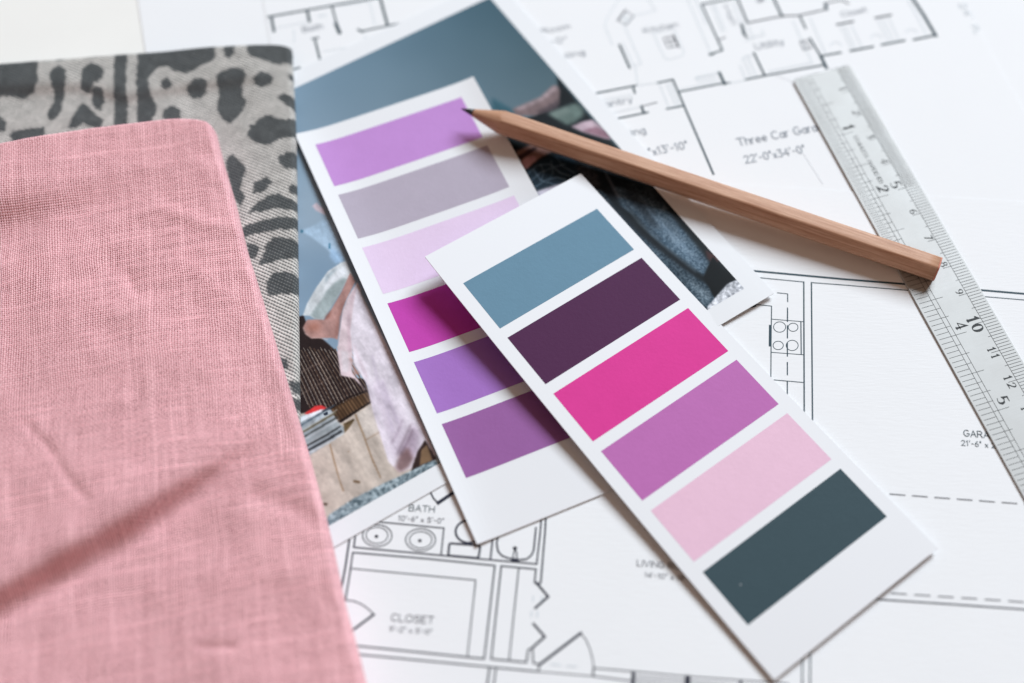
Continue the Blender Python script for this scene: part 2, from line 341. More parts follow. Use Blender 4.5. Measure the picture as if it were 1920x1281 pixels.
PLAN_REAR = [(0.849,0,[(-81.6,316.34),(-64.21,320.54),(-45.79,325.02)]),(0.919,0,[(-80.52,316.11),(-79.09,310.03)]),(0.923,0,[(-68.93,319.46),(-67.73,314.27)]),(0.64,0,[(-60.69,320.91),
(-58.79,313.82)]),(1.269,0,[(-58.94,313.35),(-57.44,309.39)]),(0.928,0,[(-44.89,325.02),(-41.8,312.7)]),(0.703,0,[(-50.46,310.0),(-36.05,314.12)]),(0.844,0,[(-51.38,310.81),(-49.92,309.88)]),
(0.699,0,[(-65.28,306.13),(-62.65,296.34)]),(0.7,0,[(-66.2,306.82),(-64.31,307.29)]),(0.69,0,[(-71.59,293.61),(-69.42,294.52)]),(0.225,2,[(-78.51,311.43),(-68.69,314.03)]),(0.223,2,[(-61.96,301.33),
(-55.96,302.72),(-48.72,304.11),(-48.96,308.26)]),(0.225,2,[(-72.63,310.51),(-72.04,305.42)]),(0.228,2,[(-57.87,321.39),(-48.37,323.33),(-46.04,312.92)]),(0.425,2,[(-64.82,316.63),(-62.55,317.11)]),
(0.682,0,[(26.44,284.02),(39.2,287.25)]),(0.685,0,[(38.16,286.81),(38.73,284.17)]),(0.768,0,[(34.53,304.35),(37.45,294.59)]),(0.686,0,[(46.28,288.38),(51.16,289.72),(61.53,252.12)]),
(0.601,0,[(53.09,284.65),(68.06,288.44)]),(1.034,0,[(66.31,292.66),(67.68,287.99)]),(0.549,0,[(67.0,287.99),(69.43,288.44)]),(0.648,0,[(33.23,273.86),(42.45,276.25)]),(0.814,0,[(40.53,278.72),
(41.25,275.92)]),(0.353,1,[(40.53,278.72),(45.53,280.26)]),(0.623,0,[(48.62,277.67),(53.95,278.98)]),(0.655,0,[(62.6,322.22),(68.05,302.15),(64.11,300.55)]),(0.973,0,[(63.92,300.32),(64.8,300.55)]),
(0.42,1,[(66.8,306.51),(69.34,307.67)]),(0.2,2,[(35.48,325.25),(31.1,316.9),(29.91,312.91),(32.26,304.34)]),(0.2,2,[(44.74,324.8),(47.15,319.32),(39.6,317.17),(36.42,312.69),(41.32,296.18),
(38.69,295.5),(35.61,305.27)]),(0.565,1,[(34.39,315.03),(37.04,319.53)]),(0.256,1,[(37.04,319.53),(39.77,316.93),(37.13,312.93),(34.57,315.03)]),(0.255,2,[(35.7,316.92),(38.44,314.81)]),
(0.255,2,[(37.88,318.34),(35.94,313.86)]),(0.197,2,[(45.77,309.46),(52.19,311.1),(53.03,310.41),(55.46,301.2),(54.67,299.61),(50.07,298.01),(48.9,298.91),(45.77,309.46)]),(0.28,1,[(49.0,307.38),
(52.03,308.32),(53.53,303.94),(50.34,303.02),(49.0,307.38)]),(0.28,1,[(50.43,307.85),(51.93,303.48)]),(0.28,1,[(49.59,305.31),(52.96,306.24)]),(0.561,1,[(52.39,308.55),(53.85,303.49)]),
(0.192,2,[(46.76,287.71),(49.31,277.88)]),(0.192,2,[(49.01,288.16),(51.55,278.54)]),(0.192,2,[(50.25,288.83),(52.59,278.97)]),(0.193,2,[(66.14,292.66),(58.77,290.63),(59.34,288.86),(65.1,290.2)]),
(0.192,2,[(58.21,289.96),(64.85,291.54)]),(0.18,2,[(39.22,295.72),(39.72,287.25)]),(0.178,2,[(40.23,287.25),(46.28,288.38)]),(0.177,2,[(26.69,280.64),(37.67,283.29)]),(0.176,2,[(28.89,275.24),
(40.53,278.51)]),(0.178,2,[(53.14,285.53),(65.86,288.87)]),(0.178,2,[(69.42,288.22),(75.01,289.56)]),(0.2,2,[(57.81,325.32),(64.12,300.77)]),(0.2,2,[(60.49,325.33),(63.6,313.47)]),
(0.199,2,[(65.95,321.75),(68.64,309.99)]),(0.199,2,[(66.88,322.23),(69.55,310.45)]),(0.2,2,[(73.16,322.96),(75.25,313.51)]),(0.712,0,[(62.78,322.22),(74.78,325.37)]),(0.714,0,[(74.74,324.89),
(77.22,313.98)]),(0.858,0,[(86.75,325.4),(88.97,316.84)]),(0.565,1,[(77.22,313.98),(88.99,317.07),(94.5,317.32),(103.65,319.96)]),(1.069,0,[(103.95,322.58),(104.03,320.19)]),(0.499,1,[(104.33,322.82),
(109.49,324.27),(111.61,322.6)]),(0.652,0,[(94.83,317.09),(96.22,311.7)]),(0.917,0,[(75.23,313.27),(75.9,308.62)]),(0.703,0,[(75.31,310.01),(76.52,307.69)]),(0.701,0,[(97.16,307.29),(100.1,299.06)]),
(1.111,0,[(99.95,299.28),(101.18,294.77)]),(0.696,0,[(78.23,301.04),(80.86,291.58)]),(0.66,0,[(74.69,289.79),(80.84,291.36),(100.27,295.89)]),(0.695,0,[(100.0,299.74),(106.6,301.24)]),
(0.78,0,[(109.82,301.93),(117.37,303.78)]),(0.783,0,[(120.44,304.59),(128.04,306.45)]),(0.784,0,[(131.24,306.81),(138.71,308.8)]),(1.144,0,[(133.22,325.54),(135.99,317.68),(138.68,308.56)]),
(0.705,1,[(106.79,313.36),(112.26,314.78)]),(0.708,1,[(119.87,316.34),(125.18,317.65)]),(0.197,2,[(107.8,312.9),(110.26,302.73)]),(0.198,2,[(109.09,313.37),(111.51,302.96)]),(0.198,2,[(111.26,313.84),
(113.83,303.43)]),(0.198,2,[(120.33,315.75),(122.98,305.29)]),(0.198,2,[(121.84,316.46),(124.58,305.52)]),(0.198,2,[(124.02,316.94),(126.43,306.22)]),(0.2,2,[(131.8,324.33),(135.62,309.25)]),
(0.198,2,[(98.1,316.15),(101.52,300.88)]),(0.197,2,[(77.26,312.34),(78.59,307.24),(75.88,306.31)]),(0.197,2,[(81.72,310.96),(82.21,308.63),(78.1,307.7)]),(0.198,2,[(92.3,314.73),(96.73,296.79),
(82.55,293.15)]),(0.252,1,[(93.68,305.89),(96.38,306.59),(97.24,303.15),(94.53,302.23),(93.68,305.89)]),(0.252,1,[(94.96,306.36),(95.97,302.69)]),(0.194,2,[(73.99,298.08),(75.14,299.44),
(77.61,299.9)]),(0.194,2,[(73.11,295.82),(74.69,289.79)]),(0.194,2,[(74.55,298.53),(76.62,290.24)]),(0.194,2,[(75.99,299.22),(78.2,290.68)]),(0.196,2,[(103.62,304.08),(103.74,304.54),(104.0,304.95),
(104.36,305.3),(104.81,305.55),(105.3,305.68),(105.8,305.68),(106.26,305.55),(106.65,305.31),(106.94,304.96),(107.09,304.55),(107.11,304.09)]),(0.196,2,[(117.13,307.35),(117.26,307.8),(117.52,308.22),
(117.89,308.57),(118.34,308.82),(118.84,308.95),(119.34,308.96),(119.8,308.83),(120.19,308.58),(120.47,308.23),(120.62,307.81),(120.63,307.36)]),(0.197,2,[(129.02,309.7),(129.15,310.15),
(129.42,310.58),(129.8,310.93),(130.26,311.18),(130.76,311.31),(131.26,311.31),(131.72,311.18),(132.1,310.93),(132.38,310.58),(132.53,310.16),(132.53,309.71)]),(0.152,3,[(84.15,291.82),(92.3,287.4),
(95.9,273.28),(97.6,265.87)]),(0.147,3,[(88.92,262.7),(94.82,248.36)])]
TEXT_FRONT = [('BATH',0,[(-27.86,140.27),(-20.71,139.75)],1.77),('10\'-6" x 5\'-0"',1,[(-30.63,137.51),(-18.2,136.63)],1.37),('CLOSET',1,[(-31.29,109.99),(-19.92,109.17)],1.84),
('9\'-2" x 5\'-0"',1,[(-31.58,107.26),(-20.38,106.37)],1.26),('LIVING ROOM',1,[(32.48,124.95),(47.79,123.52)],1.62),('14\'-10" x 18\'-6"',1,[(34.34,121.81),(48.02,120.61)],1.31),
('GARAGE',0,[(124.12,162.73),(134.82,161.7)],1.9),('21\'-6" x 22\'-0"',0,[(123.08,159.9),(137.49,158.64)],1.56)]
TEXT_REAR = [('Three Car Garage',1,[(70.29,262.86),(99.92,270.1)],2.94),('22\'-0"x34\'-0"',1,[(71.9,256.23),(91.53,260.63)],2.79),('17\'-8"x13\'-10"',1,[(34.94,257.16),(55.1,262.19)],2.79),
('Dining',1,[(31.58,265.27),(42.08,268.24)],2.53),('Room',1,[(33.41,260.47),(40.29,262.15)],2.29),('Pantry',1,[(26.94,277.61),(38.58,280.67)],2.38),('Room',2,[(9.43,309.12),(19.13,311.71)],2.09),
('14\'-0"',2,[(6.77,303.35),(18.32,305.68)],2.3),('Ceiling',2,[(11.93,297.22),(23.78,300.43)],2.26),('Kitchen',2,[(42.97,309.45),(54.73,312.51)],2.1),('Utility',2,[(79.22,302.41),
(89.22,304.96)],2.53),('Closet',2,[(108.95,316.66),(117.95,319.28)],2.14),('Bath',2,[(-69.4,309.59),(-62.51,311.47)],2.34),('Entry',2,[(81.72,322.99),(83.97,324.19)],1.68),('Hall',2,[(69.65,321.28),
(72.33,312.33)],1.92),("24'",3,[(148.28,322.47),(150.32,315.36)],2.43),('FL',3,[(150.91,312.55),(152.05,308.83)],2.14)]
EDGE_REAR_L = [(-84.11,323.9),(-81.03,309.74)]
EDGE_REAR_R = [(149.74,324.58),(162.14,275.77)]
EDGE_UNDER_L = [(-126.02,323.78),(-120.17,300.43)]
EDGE_FRONT_T = [(62.12,248.42),(104.46,246.51),(126.74,242.57),(155.84,241.66)]
RULER_POSE = (89.5635,289.2067,-1.2543)
CARD_BACK = [-14.7377,215.4806,-0.4108,0.4104,-0.0111,0.0009,-0.1685,-0.1559,3.4062,49.0864,17.5312,3.5161,5.9202,18.7123,4.5742,6.5643]
CARD_FRONT = [42.4326,172.5096,2.6668,0.6471,-0.0548,0.0348,0.3437,-0.8481,-0.0552,49.4536,17.6118,3.5069,13.0252,14.4819,4.1192,4.14]
PINK_RIGHT = [(-92.95,266.55),(-89.49,255.39),(-83.78,238.79),(-78.76,222.16),(-73.47,207.67),(-68.33,192.89),(-63.37,178.71),(-60.76,171.3),(-57.21,161.2),(-52.2,146.15),(-47.63,131.1),
(-43.49,115.49),(-39.66,103.93),(-36.25,92.68),(-33.64,83.65)]
PINK_TOP = [(-91.98,263.76),(-97.05,265.09),(-103.64,265.18),(-110.09,264.33),(-118.06,262.65),(-127.6,260.76),(-135.43,258.69),(-146.33,255.8),(-155.57,253.14),(-173.76,247.26)]
GREY_RIGHT = [(-72.59,302.42),(-71.21,292.05),(-69.27,276.72),(-67.48,259.84),(-66.0,243.61),(-64.34,226.07),(-62.83,209.26),(-61.52,194.88),(-60.26,181.01),(-59.04,167.63),(-57.57,154.7),
(-55.2,139.15)]
GREY_TOP = [(-72.11,300.44),(-76.17,301.56),(-83.05,301.2),(-96.71,299.92),(-113.7,298.06),(-130.65,296.44),(-147.51,294.6),(-164.29,292.76),(-180.96,290.71)]
PINK_FOLD = [(-136.44,109.15),(-129.25,113.62),(-114.56,122.6),(-98.25,132.84),(-85.61,142.93),(-72.55,152.68),(-61.9,161.41)]
PINK_FOLD_B = [(-159.65,226.75),(-141.56,230.6),(-123.44,235.46),(-105.62,244.31),(-96.74,250.31)]
PINK_CREASES = [([(-130.63,160.75),(-122.83,152.88),(-116.47,144.4),(-110.61,138.36)],-0.3,1.6),([(-96.81,212.04),(-88.61,207.52),(-81.83,201.28)],0.3,3),([(-117.15,224.97),(-103.85,230.7),
(-90.62,225.04),(-76.39,223.2)],0.35,2.5),([(-66.97,140.72),(-55.44,136.25),(-49.62,132.55)],-0.5,3),([(-77.65,100.5),(-69.71,100.25)],-0.3,1.2),([(-110.11,208.37),(-106.37,201.21)],-0.25,1.6),
([(-93.52,250.32),(-82.05,248.35)],-0.35,2.5),([(-130.29,201.15),(-105.09,194.18),(-96.87,177.15)],0.35,6),([(-88.89,115.89),(-67.87,121.61),(-48.63,118.81)],0.45,6),([(-110.11,208.37),
(-117.41,177.1),(-124.55,167.21)],-0.4,7)]
GREY_FOLD = [(-172.14,281.27),(-151.92,281.32),(-136.82,281.8),(-121.9,277.73),(-111.35,280.57),(-98.18,283.21),(-83.19,285.44),(-67.77,283.3)]
GREY_MOTIFS = [[(-169.4,292.8),(-152.6,293.6),(-150.7,283.6),(-151.7,280.6),(-154.7,278.1),(-158.2,279.2),(-161.7,279.5),(-166.3,277.0)],[(-147.3,294.3),(-143.9,294.6),(-144.8,293.2),
(-146.8,293.0)],[(-137.1,295.3),(-132.8,295.6),(-134.1,294.4)],[(-147.1,289.8),(-144.9,290.8),(-142.6,288.7),(-141.9,283.6),(-142.1,277.0),(-142.2,272.7),(-143.2,270.6),(-145.4,270.2),(-146.8,272.7),
(-145.2,277.0),(-145.4,279.9),(-147.5,286.5)],[(-137.6,289.9),(-135.4,291.9),(-133.0,291.4),(-130.6,288.8),(-130.4,285.1),(-133.0,283.6),(-133.6,280.7),(-135.3,280.3),(-137.3,281.8),
(-137.3,285.8)],[(-132.7,282.2),(-130.2,282.2),(-129.1,277.1),(-129.8,273.8),(-131.9,274.9),(-133.4,278.2),(-133.4,280.7)],[(-136.8,275.6),(-135.9,276.9),(-134.3,275.8),(-131.2,272.4),(-128.2,269.9),
(-128.4,266.4),(-131.5,267.1),(-134.6,268.9),(-136.5,266.7),(-138.8,267.1),(-138.5,270.6)],[(-128.7,297.8),(-124.5,298.2),(-123.2,287.3),(-119.8,262.9),(-124.2,262.9),(-126.5,281.4)],[(-121.6,300.1),
(-96.7,302.0),(-95.6,293.3),(-98.2,291.8),(-100.8,290.0),(-102.9,288.0),(-105.1,287.7),(-108.7,288.8),(-110.9,290.9),(-112.9,290.3),(-114.8,288.1),(-115.9,285.1),(-114.9,280.0),(-112.2,275.7),
(-112.5,272.8),(-113.3,267.9),(-113.9,264.3),(-117.2,264.3),(-119.3,281.5)],[(-112.2,285.1),(-110.0,286.0),(-108.5,284.0),(-108.7,282.1),(-110.1,281.3),(-111.7,282.6)],[(-103.4,283.0),(-101.7,285.5),
(-99.2,286.2),(-97.3,284.8),(-97.2,281.2),(-99.3,279.2),(-101.8,279.0),(-103.4,280.8)],[(-109.9,274.3),(-107.6,276.2),(-104.6,274.3),(-104.7,270.7),(-107.3,268.9),(-110.1,270.8)],[(-93.5,302.0),
(-90.5,302.3),(-89.7,295.6),(-91.5,293.7),(-93.2,294.8)],[(-86.9,302.1),(-69.9,303.6),(-69.1,293.4),(-73.0,292.3),(-77.0,292.0),(-81.8,294.1),(-84.1,294.5),(-85.7,296.4)],[(-94.3,287.8),(-91.6,289.6),
(-88.8,290.2),(-86.2,289.3),(-84.9,286.7),(-86.1,283.0),(-86.0,280.1),(-84.0,277.2),(-85.4,273.6),(-86.3,270.8),(-88.8,268.6),(-91.3,270.7),(-93.7,275.0),(-93.2,280.1),(-94.5,284.5)],[(-82.8,286.7),
(-80.7,288.8),(-77.8,288.2),(-76.5,286.3),(-77.1,283.8),(-80.1,282.5),(-82.2,283.8)],[(-74.7,278.7),(-72.8,280.3),(-70.5,279.4),(-67.2,277.3),(-68.0,272.9),(-71.6,275.4)],[(-82.8,263.7),(-82.3,267.2),
(-79.5,270.1),(-76.9,272.0),(-74.5,270.4),(-72.2,269.7),(-65.0,270.5),(-64.4,263.1),(-71.6,262.5),(-74.2,261.0),(-76.3,259.7),(-79.7,260.8)],[(-72.3,255.4),(-70.0,257.2),(-65.0,256.8),(-64.6,251.4),
(-69.5,250.6),(-71.8,252.7)],[(-88.7,254.7),(-86.5,256.9),(-84.6,254.7),(-81.4,251.0),(-82.3,247.6),(-83.0,243.9),(-80.9,240.3),(-82.3,237.0),(-84.9,241.3),(-86.8,247.3)],[(-78.8,245.6),(-75.2,247.8),
(-73.3,246.0),(-75.3,242.5),(-78.7,241.5)],[(-68.4,244.6),(-64.1,245.3),(-63.8,241.3),(-67.6,241.8)],[(-161.9,272.0),(-158.3,269.1),(-158.5,265.6),(-160.7,265.6)],[(-156.9,264.6),(-155.8,266.0),
(-146.1,267.6),(-145.8,264.3),(-147.1,260.8),(-147.7,258.0),(-152.6,257.8),(-155.2,261.4)],[(-141.4,262.9),(-139.8,263.2),(-140.0,261.1),(-141.6,261.1)],[(-72.1,288.2),(-69.9,288.9),(-69.6,286.0),
(-71.6,286.0)],[(-79.6,234.4),(-78.2,236.8),(-74.6,240.5),(-71.4,241.9),(-67.9,239.7),(-62.4,237.7),(-62.2,235.0),(-70.9,236.0),(-75.4,234.7)],[(-81.4,229.2),(-75.1,231.6),(-69.9,232.8),(-62.0,232.5),
(-61.7,228.6),(-71.5,228.1),(-80.4,225.7)],[(-78.9,223.7),(-76.2,223.1),(-74.8,221.8),(-75.8,218.3),(-77.7,218.3)],[(-73.1,223.7),(-70.6,225.7),(-67.3,225.3),(-60.6,223.0),(-60.3,218.7),(-69.2,217.2),
(-72.3,216.0),(-74.9,215.6),(-73.3,219.8)],[(-71.8,209.9),(-70.4,212.6),(-67.0,213.6),(-59.7,211.1),(-59.3,205.8),(-67.6,205.6),(-70.7,205.0)],[(-65.5,185.0),(-63.5,184.3),(-63.1,181.5),
(-64.8,180.5)],[(-62.3,177.0),(-57.2,178.4),(-56.8,173.2),(-61.1,173.5)],[(-62.2,171.8),(-56.1,172.5),(-55.8,168.4),(-61.3,168.4)]]
PRINT_BASE = ((67.35,209.54),(0.8443,0.5358),(-0.5476,0.8368))
BASKET_STREAKS = [((150,140,132),[(-122.2,55.3),(-123.6,45.0),(-125.0,35.0),(-124.8,35.0),(-123.3,44.9),(-122.0,55.3)],0.1,0.7,0),((96,80,70),[(-122.3,54.0),(-123.6,43.7),(-125.0,33.7),(-124.7,33.7),
(-123.3,43.6),(-122.0,53.9)],0.1,0.8,0),((175,162,150),[(-121.4,54.3),(-122.7,43.9),(-124.0,33.9),(-123.8,33.9),(-122.5,43.9),(-121.2,54.2)],0.1,0.6,0),((78,60,50),[(-121.5,53.0),(-122.7,42.6),
(-124.0,32.6),(-123.7,32.6),(-122.4,42.6),(-121.2,52.9)],0.1,0.8,0),((150,140,132),[(-120.6,53.2),(-121.9,41.9),(-123.3,30.9),(-123.1,30.9),(-121.7,41.8),(-120.4,53.2)],0.1,0.7,0),((96,80,70),
[(-119.8,53.5),(-121.1,42.0),(-122.5,30.8),(-122.2,30.8),(-120.8,41.9),(-119.5,53.5)],0.1,0.8,0),((175,162,150),[(-119.8,52.2),(-120.9,41.3),(-122.2,30.8),(-122.0,30.8),(-120.7,41.3),
(-119.6,52.2)],0.1,0.6,0),((78,60,50),[(-119.0,52.5),(-120.2,41.4),(-121.4,30.7),(-121.1,30.7),(-119.8,41.4),(-118.7,52.5)],0.1,0.8,0),((150,140,132),[(-119.0,51.2),(-120.0,40.8),(-121.2,30.7),
(-120.9,30.7),(-119.8,40.8),(-118.8,51.2)],0.1,0.7,0),((96,80,70),[(-118.2,51.5),(-119.2,40.9),(-120.3,30.6),(-120.0,30.6),(-118.9,40.9),(-117.9,51.5)],0.1,0.8,0),((175,162,150),[(-117.3,51.8),
(-118.3,41.0),(-119.4,30.5),(-119.2,30.5),(-118.1,41.0),(-117.1,51.8)],0.1,0.6,0),((78,60,50),[(-117.4,50.5),(-118.3,40.3),(-119.3,30.5),(-118.9,30.5),(-117.9,40.3),(-117.1,50.5)],0.1,0.8,0),
((150,140,132),[(-116.5,50.8),(-117.4,40.4),(-118.3,30.4),(-118.1,30.4),(-117.1,40.4),(-116.3,50.8)],0.1,0.7,0),((96,80,70),[(-115.8,51.1),(-116.6,40.5),(-117.5,30.3),(-117.2,30.3),(-116.2,40.5),
(-115.4,51.1)],0.1,0.8,0),((175,162,150),[(-115.7,49.8),(-116.4,39.9),(-117.3,30.3),(-117.1,30.3),(-116.2,39.9),(-115.5,49.8)],0.1,0.6,0),((78,60,50),[(-115.0,50.0),(-115.6,40.0),(-116.5,30.2),
(-116.1,30.2),(-115.3,40.0),(-114.6,50.1)],0.1,0.8,0),((150,140,132),[(-114.9,48.7),(-115.5,39.3),(-116.3,30.2),(-116.0,30.2),(-115.3,39.3),(-114.7,48.8)],0.1,0.7,0),((96,80,70),[(-114.2,49.0),
(-114.7,39.4),(-115.5,30.1),(-115.1,30.1),(-114.4,39.4),(-113.8,49.0)],0.1,0.8,0),((175,162,150),[(-113.2,49.3),(-113.8,39.5),(-114.5,30.0),(-114.3,30.0),(-113.6,39.5),(-113.0,49.3)],0.1,0.6,0),
((78,60,50),[(-113.3,48.0),(-113.8,38.9),(-114.4,30.0),(-114.1,30.0),(-113.5,38.9),(-113.0,48.0)],0.1,0.8,0),((150,140,132),[(-112.5,48.3),(-112.9,39.0),(-113.5,30.0),(-113.3,30.0),(-112.7,39.0),
(-112.2,48.3)],0.1,0.7,0),((96,80,70),[(-112.5,47.0),(-112.9,38.3),(-113.5,29.9),(-113.1,29.9),(-112.6,38.4),(-112.2,47.0)],0.1,0.8,0),((175,162,150),[(-111.6,47.3),(-112.0,38.4),(-112.5,29.9),
(-112.3,29.9),(-111.8,38.4),(-111.4,47.3)],0.1,0.6,0),((78,60,50),[(-110.9,47.6),(-111.2,38.5),(-111.7,29.8),(-111.4,29.8),(-110.9,38.6),(-110.5,47.6)],0.1,0.8,0),((150,140,132),[(-110.9,46.3),
(-111.1,37.9),(-111.5,29.8),(-111.3,29.8),(-110.9,37.9),(-110.6,46.3)],0.1,0.7,0),((96,80,70),[(-110.1,46.6),(-110.3,38.0),(-110.7,29.7),(-110.4,29.7),(-110.0,38.0),(-109.7,46.6)],0.1,0.8,0),
((175,162,150),[(-109.2,46.9),(-109.4,38.1),(-109.8,29.6),(-109.6,29.6),(-109.2,38.1),(-108.9,46.9)],0.1,0.6,0),((78,60,50),[(-109.3,45.6),(-109.4,37.4),(-109.8,29.6),(-109.4,29.6),(-109.1,37.5),
(-108.9,45.6)],0.1,0.8,0),((150,140,132),[(-108.4,45.8),(-108.5,37.6),(-108.8,29.5),(-108.6,29.5),(-108.3,37.6),(-108.1,45.9)],0.1,0.7,0),((96,80,70),[(-108.5,44.5),(-108.6,36.9),(-108.8,29.5),
(-108.5,29.5),(-108.2,36.9),(-108.1,44.6)],0.1,0.8,0),((175,162,150),[(-107.6,44.8),(-107.6,37.0),(-107.9,29.4),(-107.7,29.4),(-107.4,37.0),(-107.3,44.9)],0.1,0.6,0),((78,60,50),[(-106.8,45.1),
(-106.8,37.1),(-107.0,29.3),(-106.7,29.4),(-106.5,37.1),(-106.4,45.2)],0.1,0.8,0),((150,140,132),[(-106.8,43.8),(-106.8,36.5),(-107.0,29.3),(-106.7,29.4),(-106.5,36.5),(-106.5,43.9)],0.1,0.7,0),
((96,80,70),[(-106.0,44.1),(-106.0,36.6),(-106.1,29.3),(-105.8,29.3),(-105.6,36.6),(-105.6,44.1)],0.1,0.8,0)]
BASKET_STREAKS_LOW = [((150,118,86),[(-120.0,30.1),(-119.9,27.9),(-119.9,25.8),(-119.7,25.8),(-119.7,28.0),(-119.7,30.1)],0.12,0.8,0),((150,118,86),[(-119.0,30.0),(-119.0,27.9),(-118.9,25.8),
(-118.7,25.8),(-118.8,27.9),(-118.8,30.1)],0.12,0.8,0),((150,118,86),[(-118.1,30.0),(-118.0,27.9),(-118.0,25.7),(-117.8,25.8),(-117.8,27.9),(-117.8,30.0)],0.12,0.8,0),((150,118,86),[(-117.1,30.0),
(-117.1,27.9),(-117.1,25.7),(-116.8,25.7),(-116.9,27.9),(-116.9,30.0)],0.12,0.8,0),((150,118,86),[(-116.2,30.0),(-116.2,27.8),(-116.1,25.7),(-115.9,25.7),(-115.9,27.9),(-115.9,30.0)],0.12,0.8,0),
((150,118,86),[(-115.2,29.9),(-115.2,27.8),(-115.2,25.7),(-115.0,25.7),(-115.0,27.8),(-115.0,30.0)],0.12,0.8,0),((150,118,86),[(-114.3,29.9),(-114.3,27.8),(-114.2,25.6),(-114.0,25.7),(-114.0,27.8),
(-114.0,29.9)],0.12,0.8,0),((150,118,86),[(-113.3,29.9),(-113.3,27.8),(-113.3,25.6),(-113.1,25.6),(-113.1,27.8),(-113.1,29.9)],0.12,0.8,0),((150,118,86),[(-112.4,29.9),(-112.4,27.7),(-112.3,25.6),
(-112.1,25.6),(-112.1,27.8),(-112.1,29.9)],0.12,0.8,0),((150,118,86),[(-111.4,29.9),(-111.4,27.7),(-111.4,25.6),(-111.2,25.6),(-111.2,27.7),(-111.2,29.9)],0.12,0.8,0),((150,118,86),[(-110.5,29.8),
(-110.5,27.7),(-110.4,25.5),(-110.2,25.6),(-110.2,27.7),(-110.2,29.9)],0.12,0.8,0),((150,118,86),[(-109.5,29.8),(-109.5,27.7),(-109.5,25.5),(-109.3,25.5),(-109.3,27.7),(-109.3,29.8)],0.12,0.8,0),
((150,118,86),[(-108.6,29.8),(-108.6,27.7),(-108.5,25.5),(-108.3,25.5),(-108.3,27.7),(-108.3,29.8)],0.12,0.8,0)]
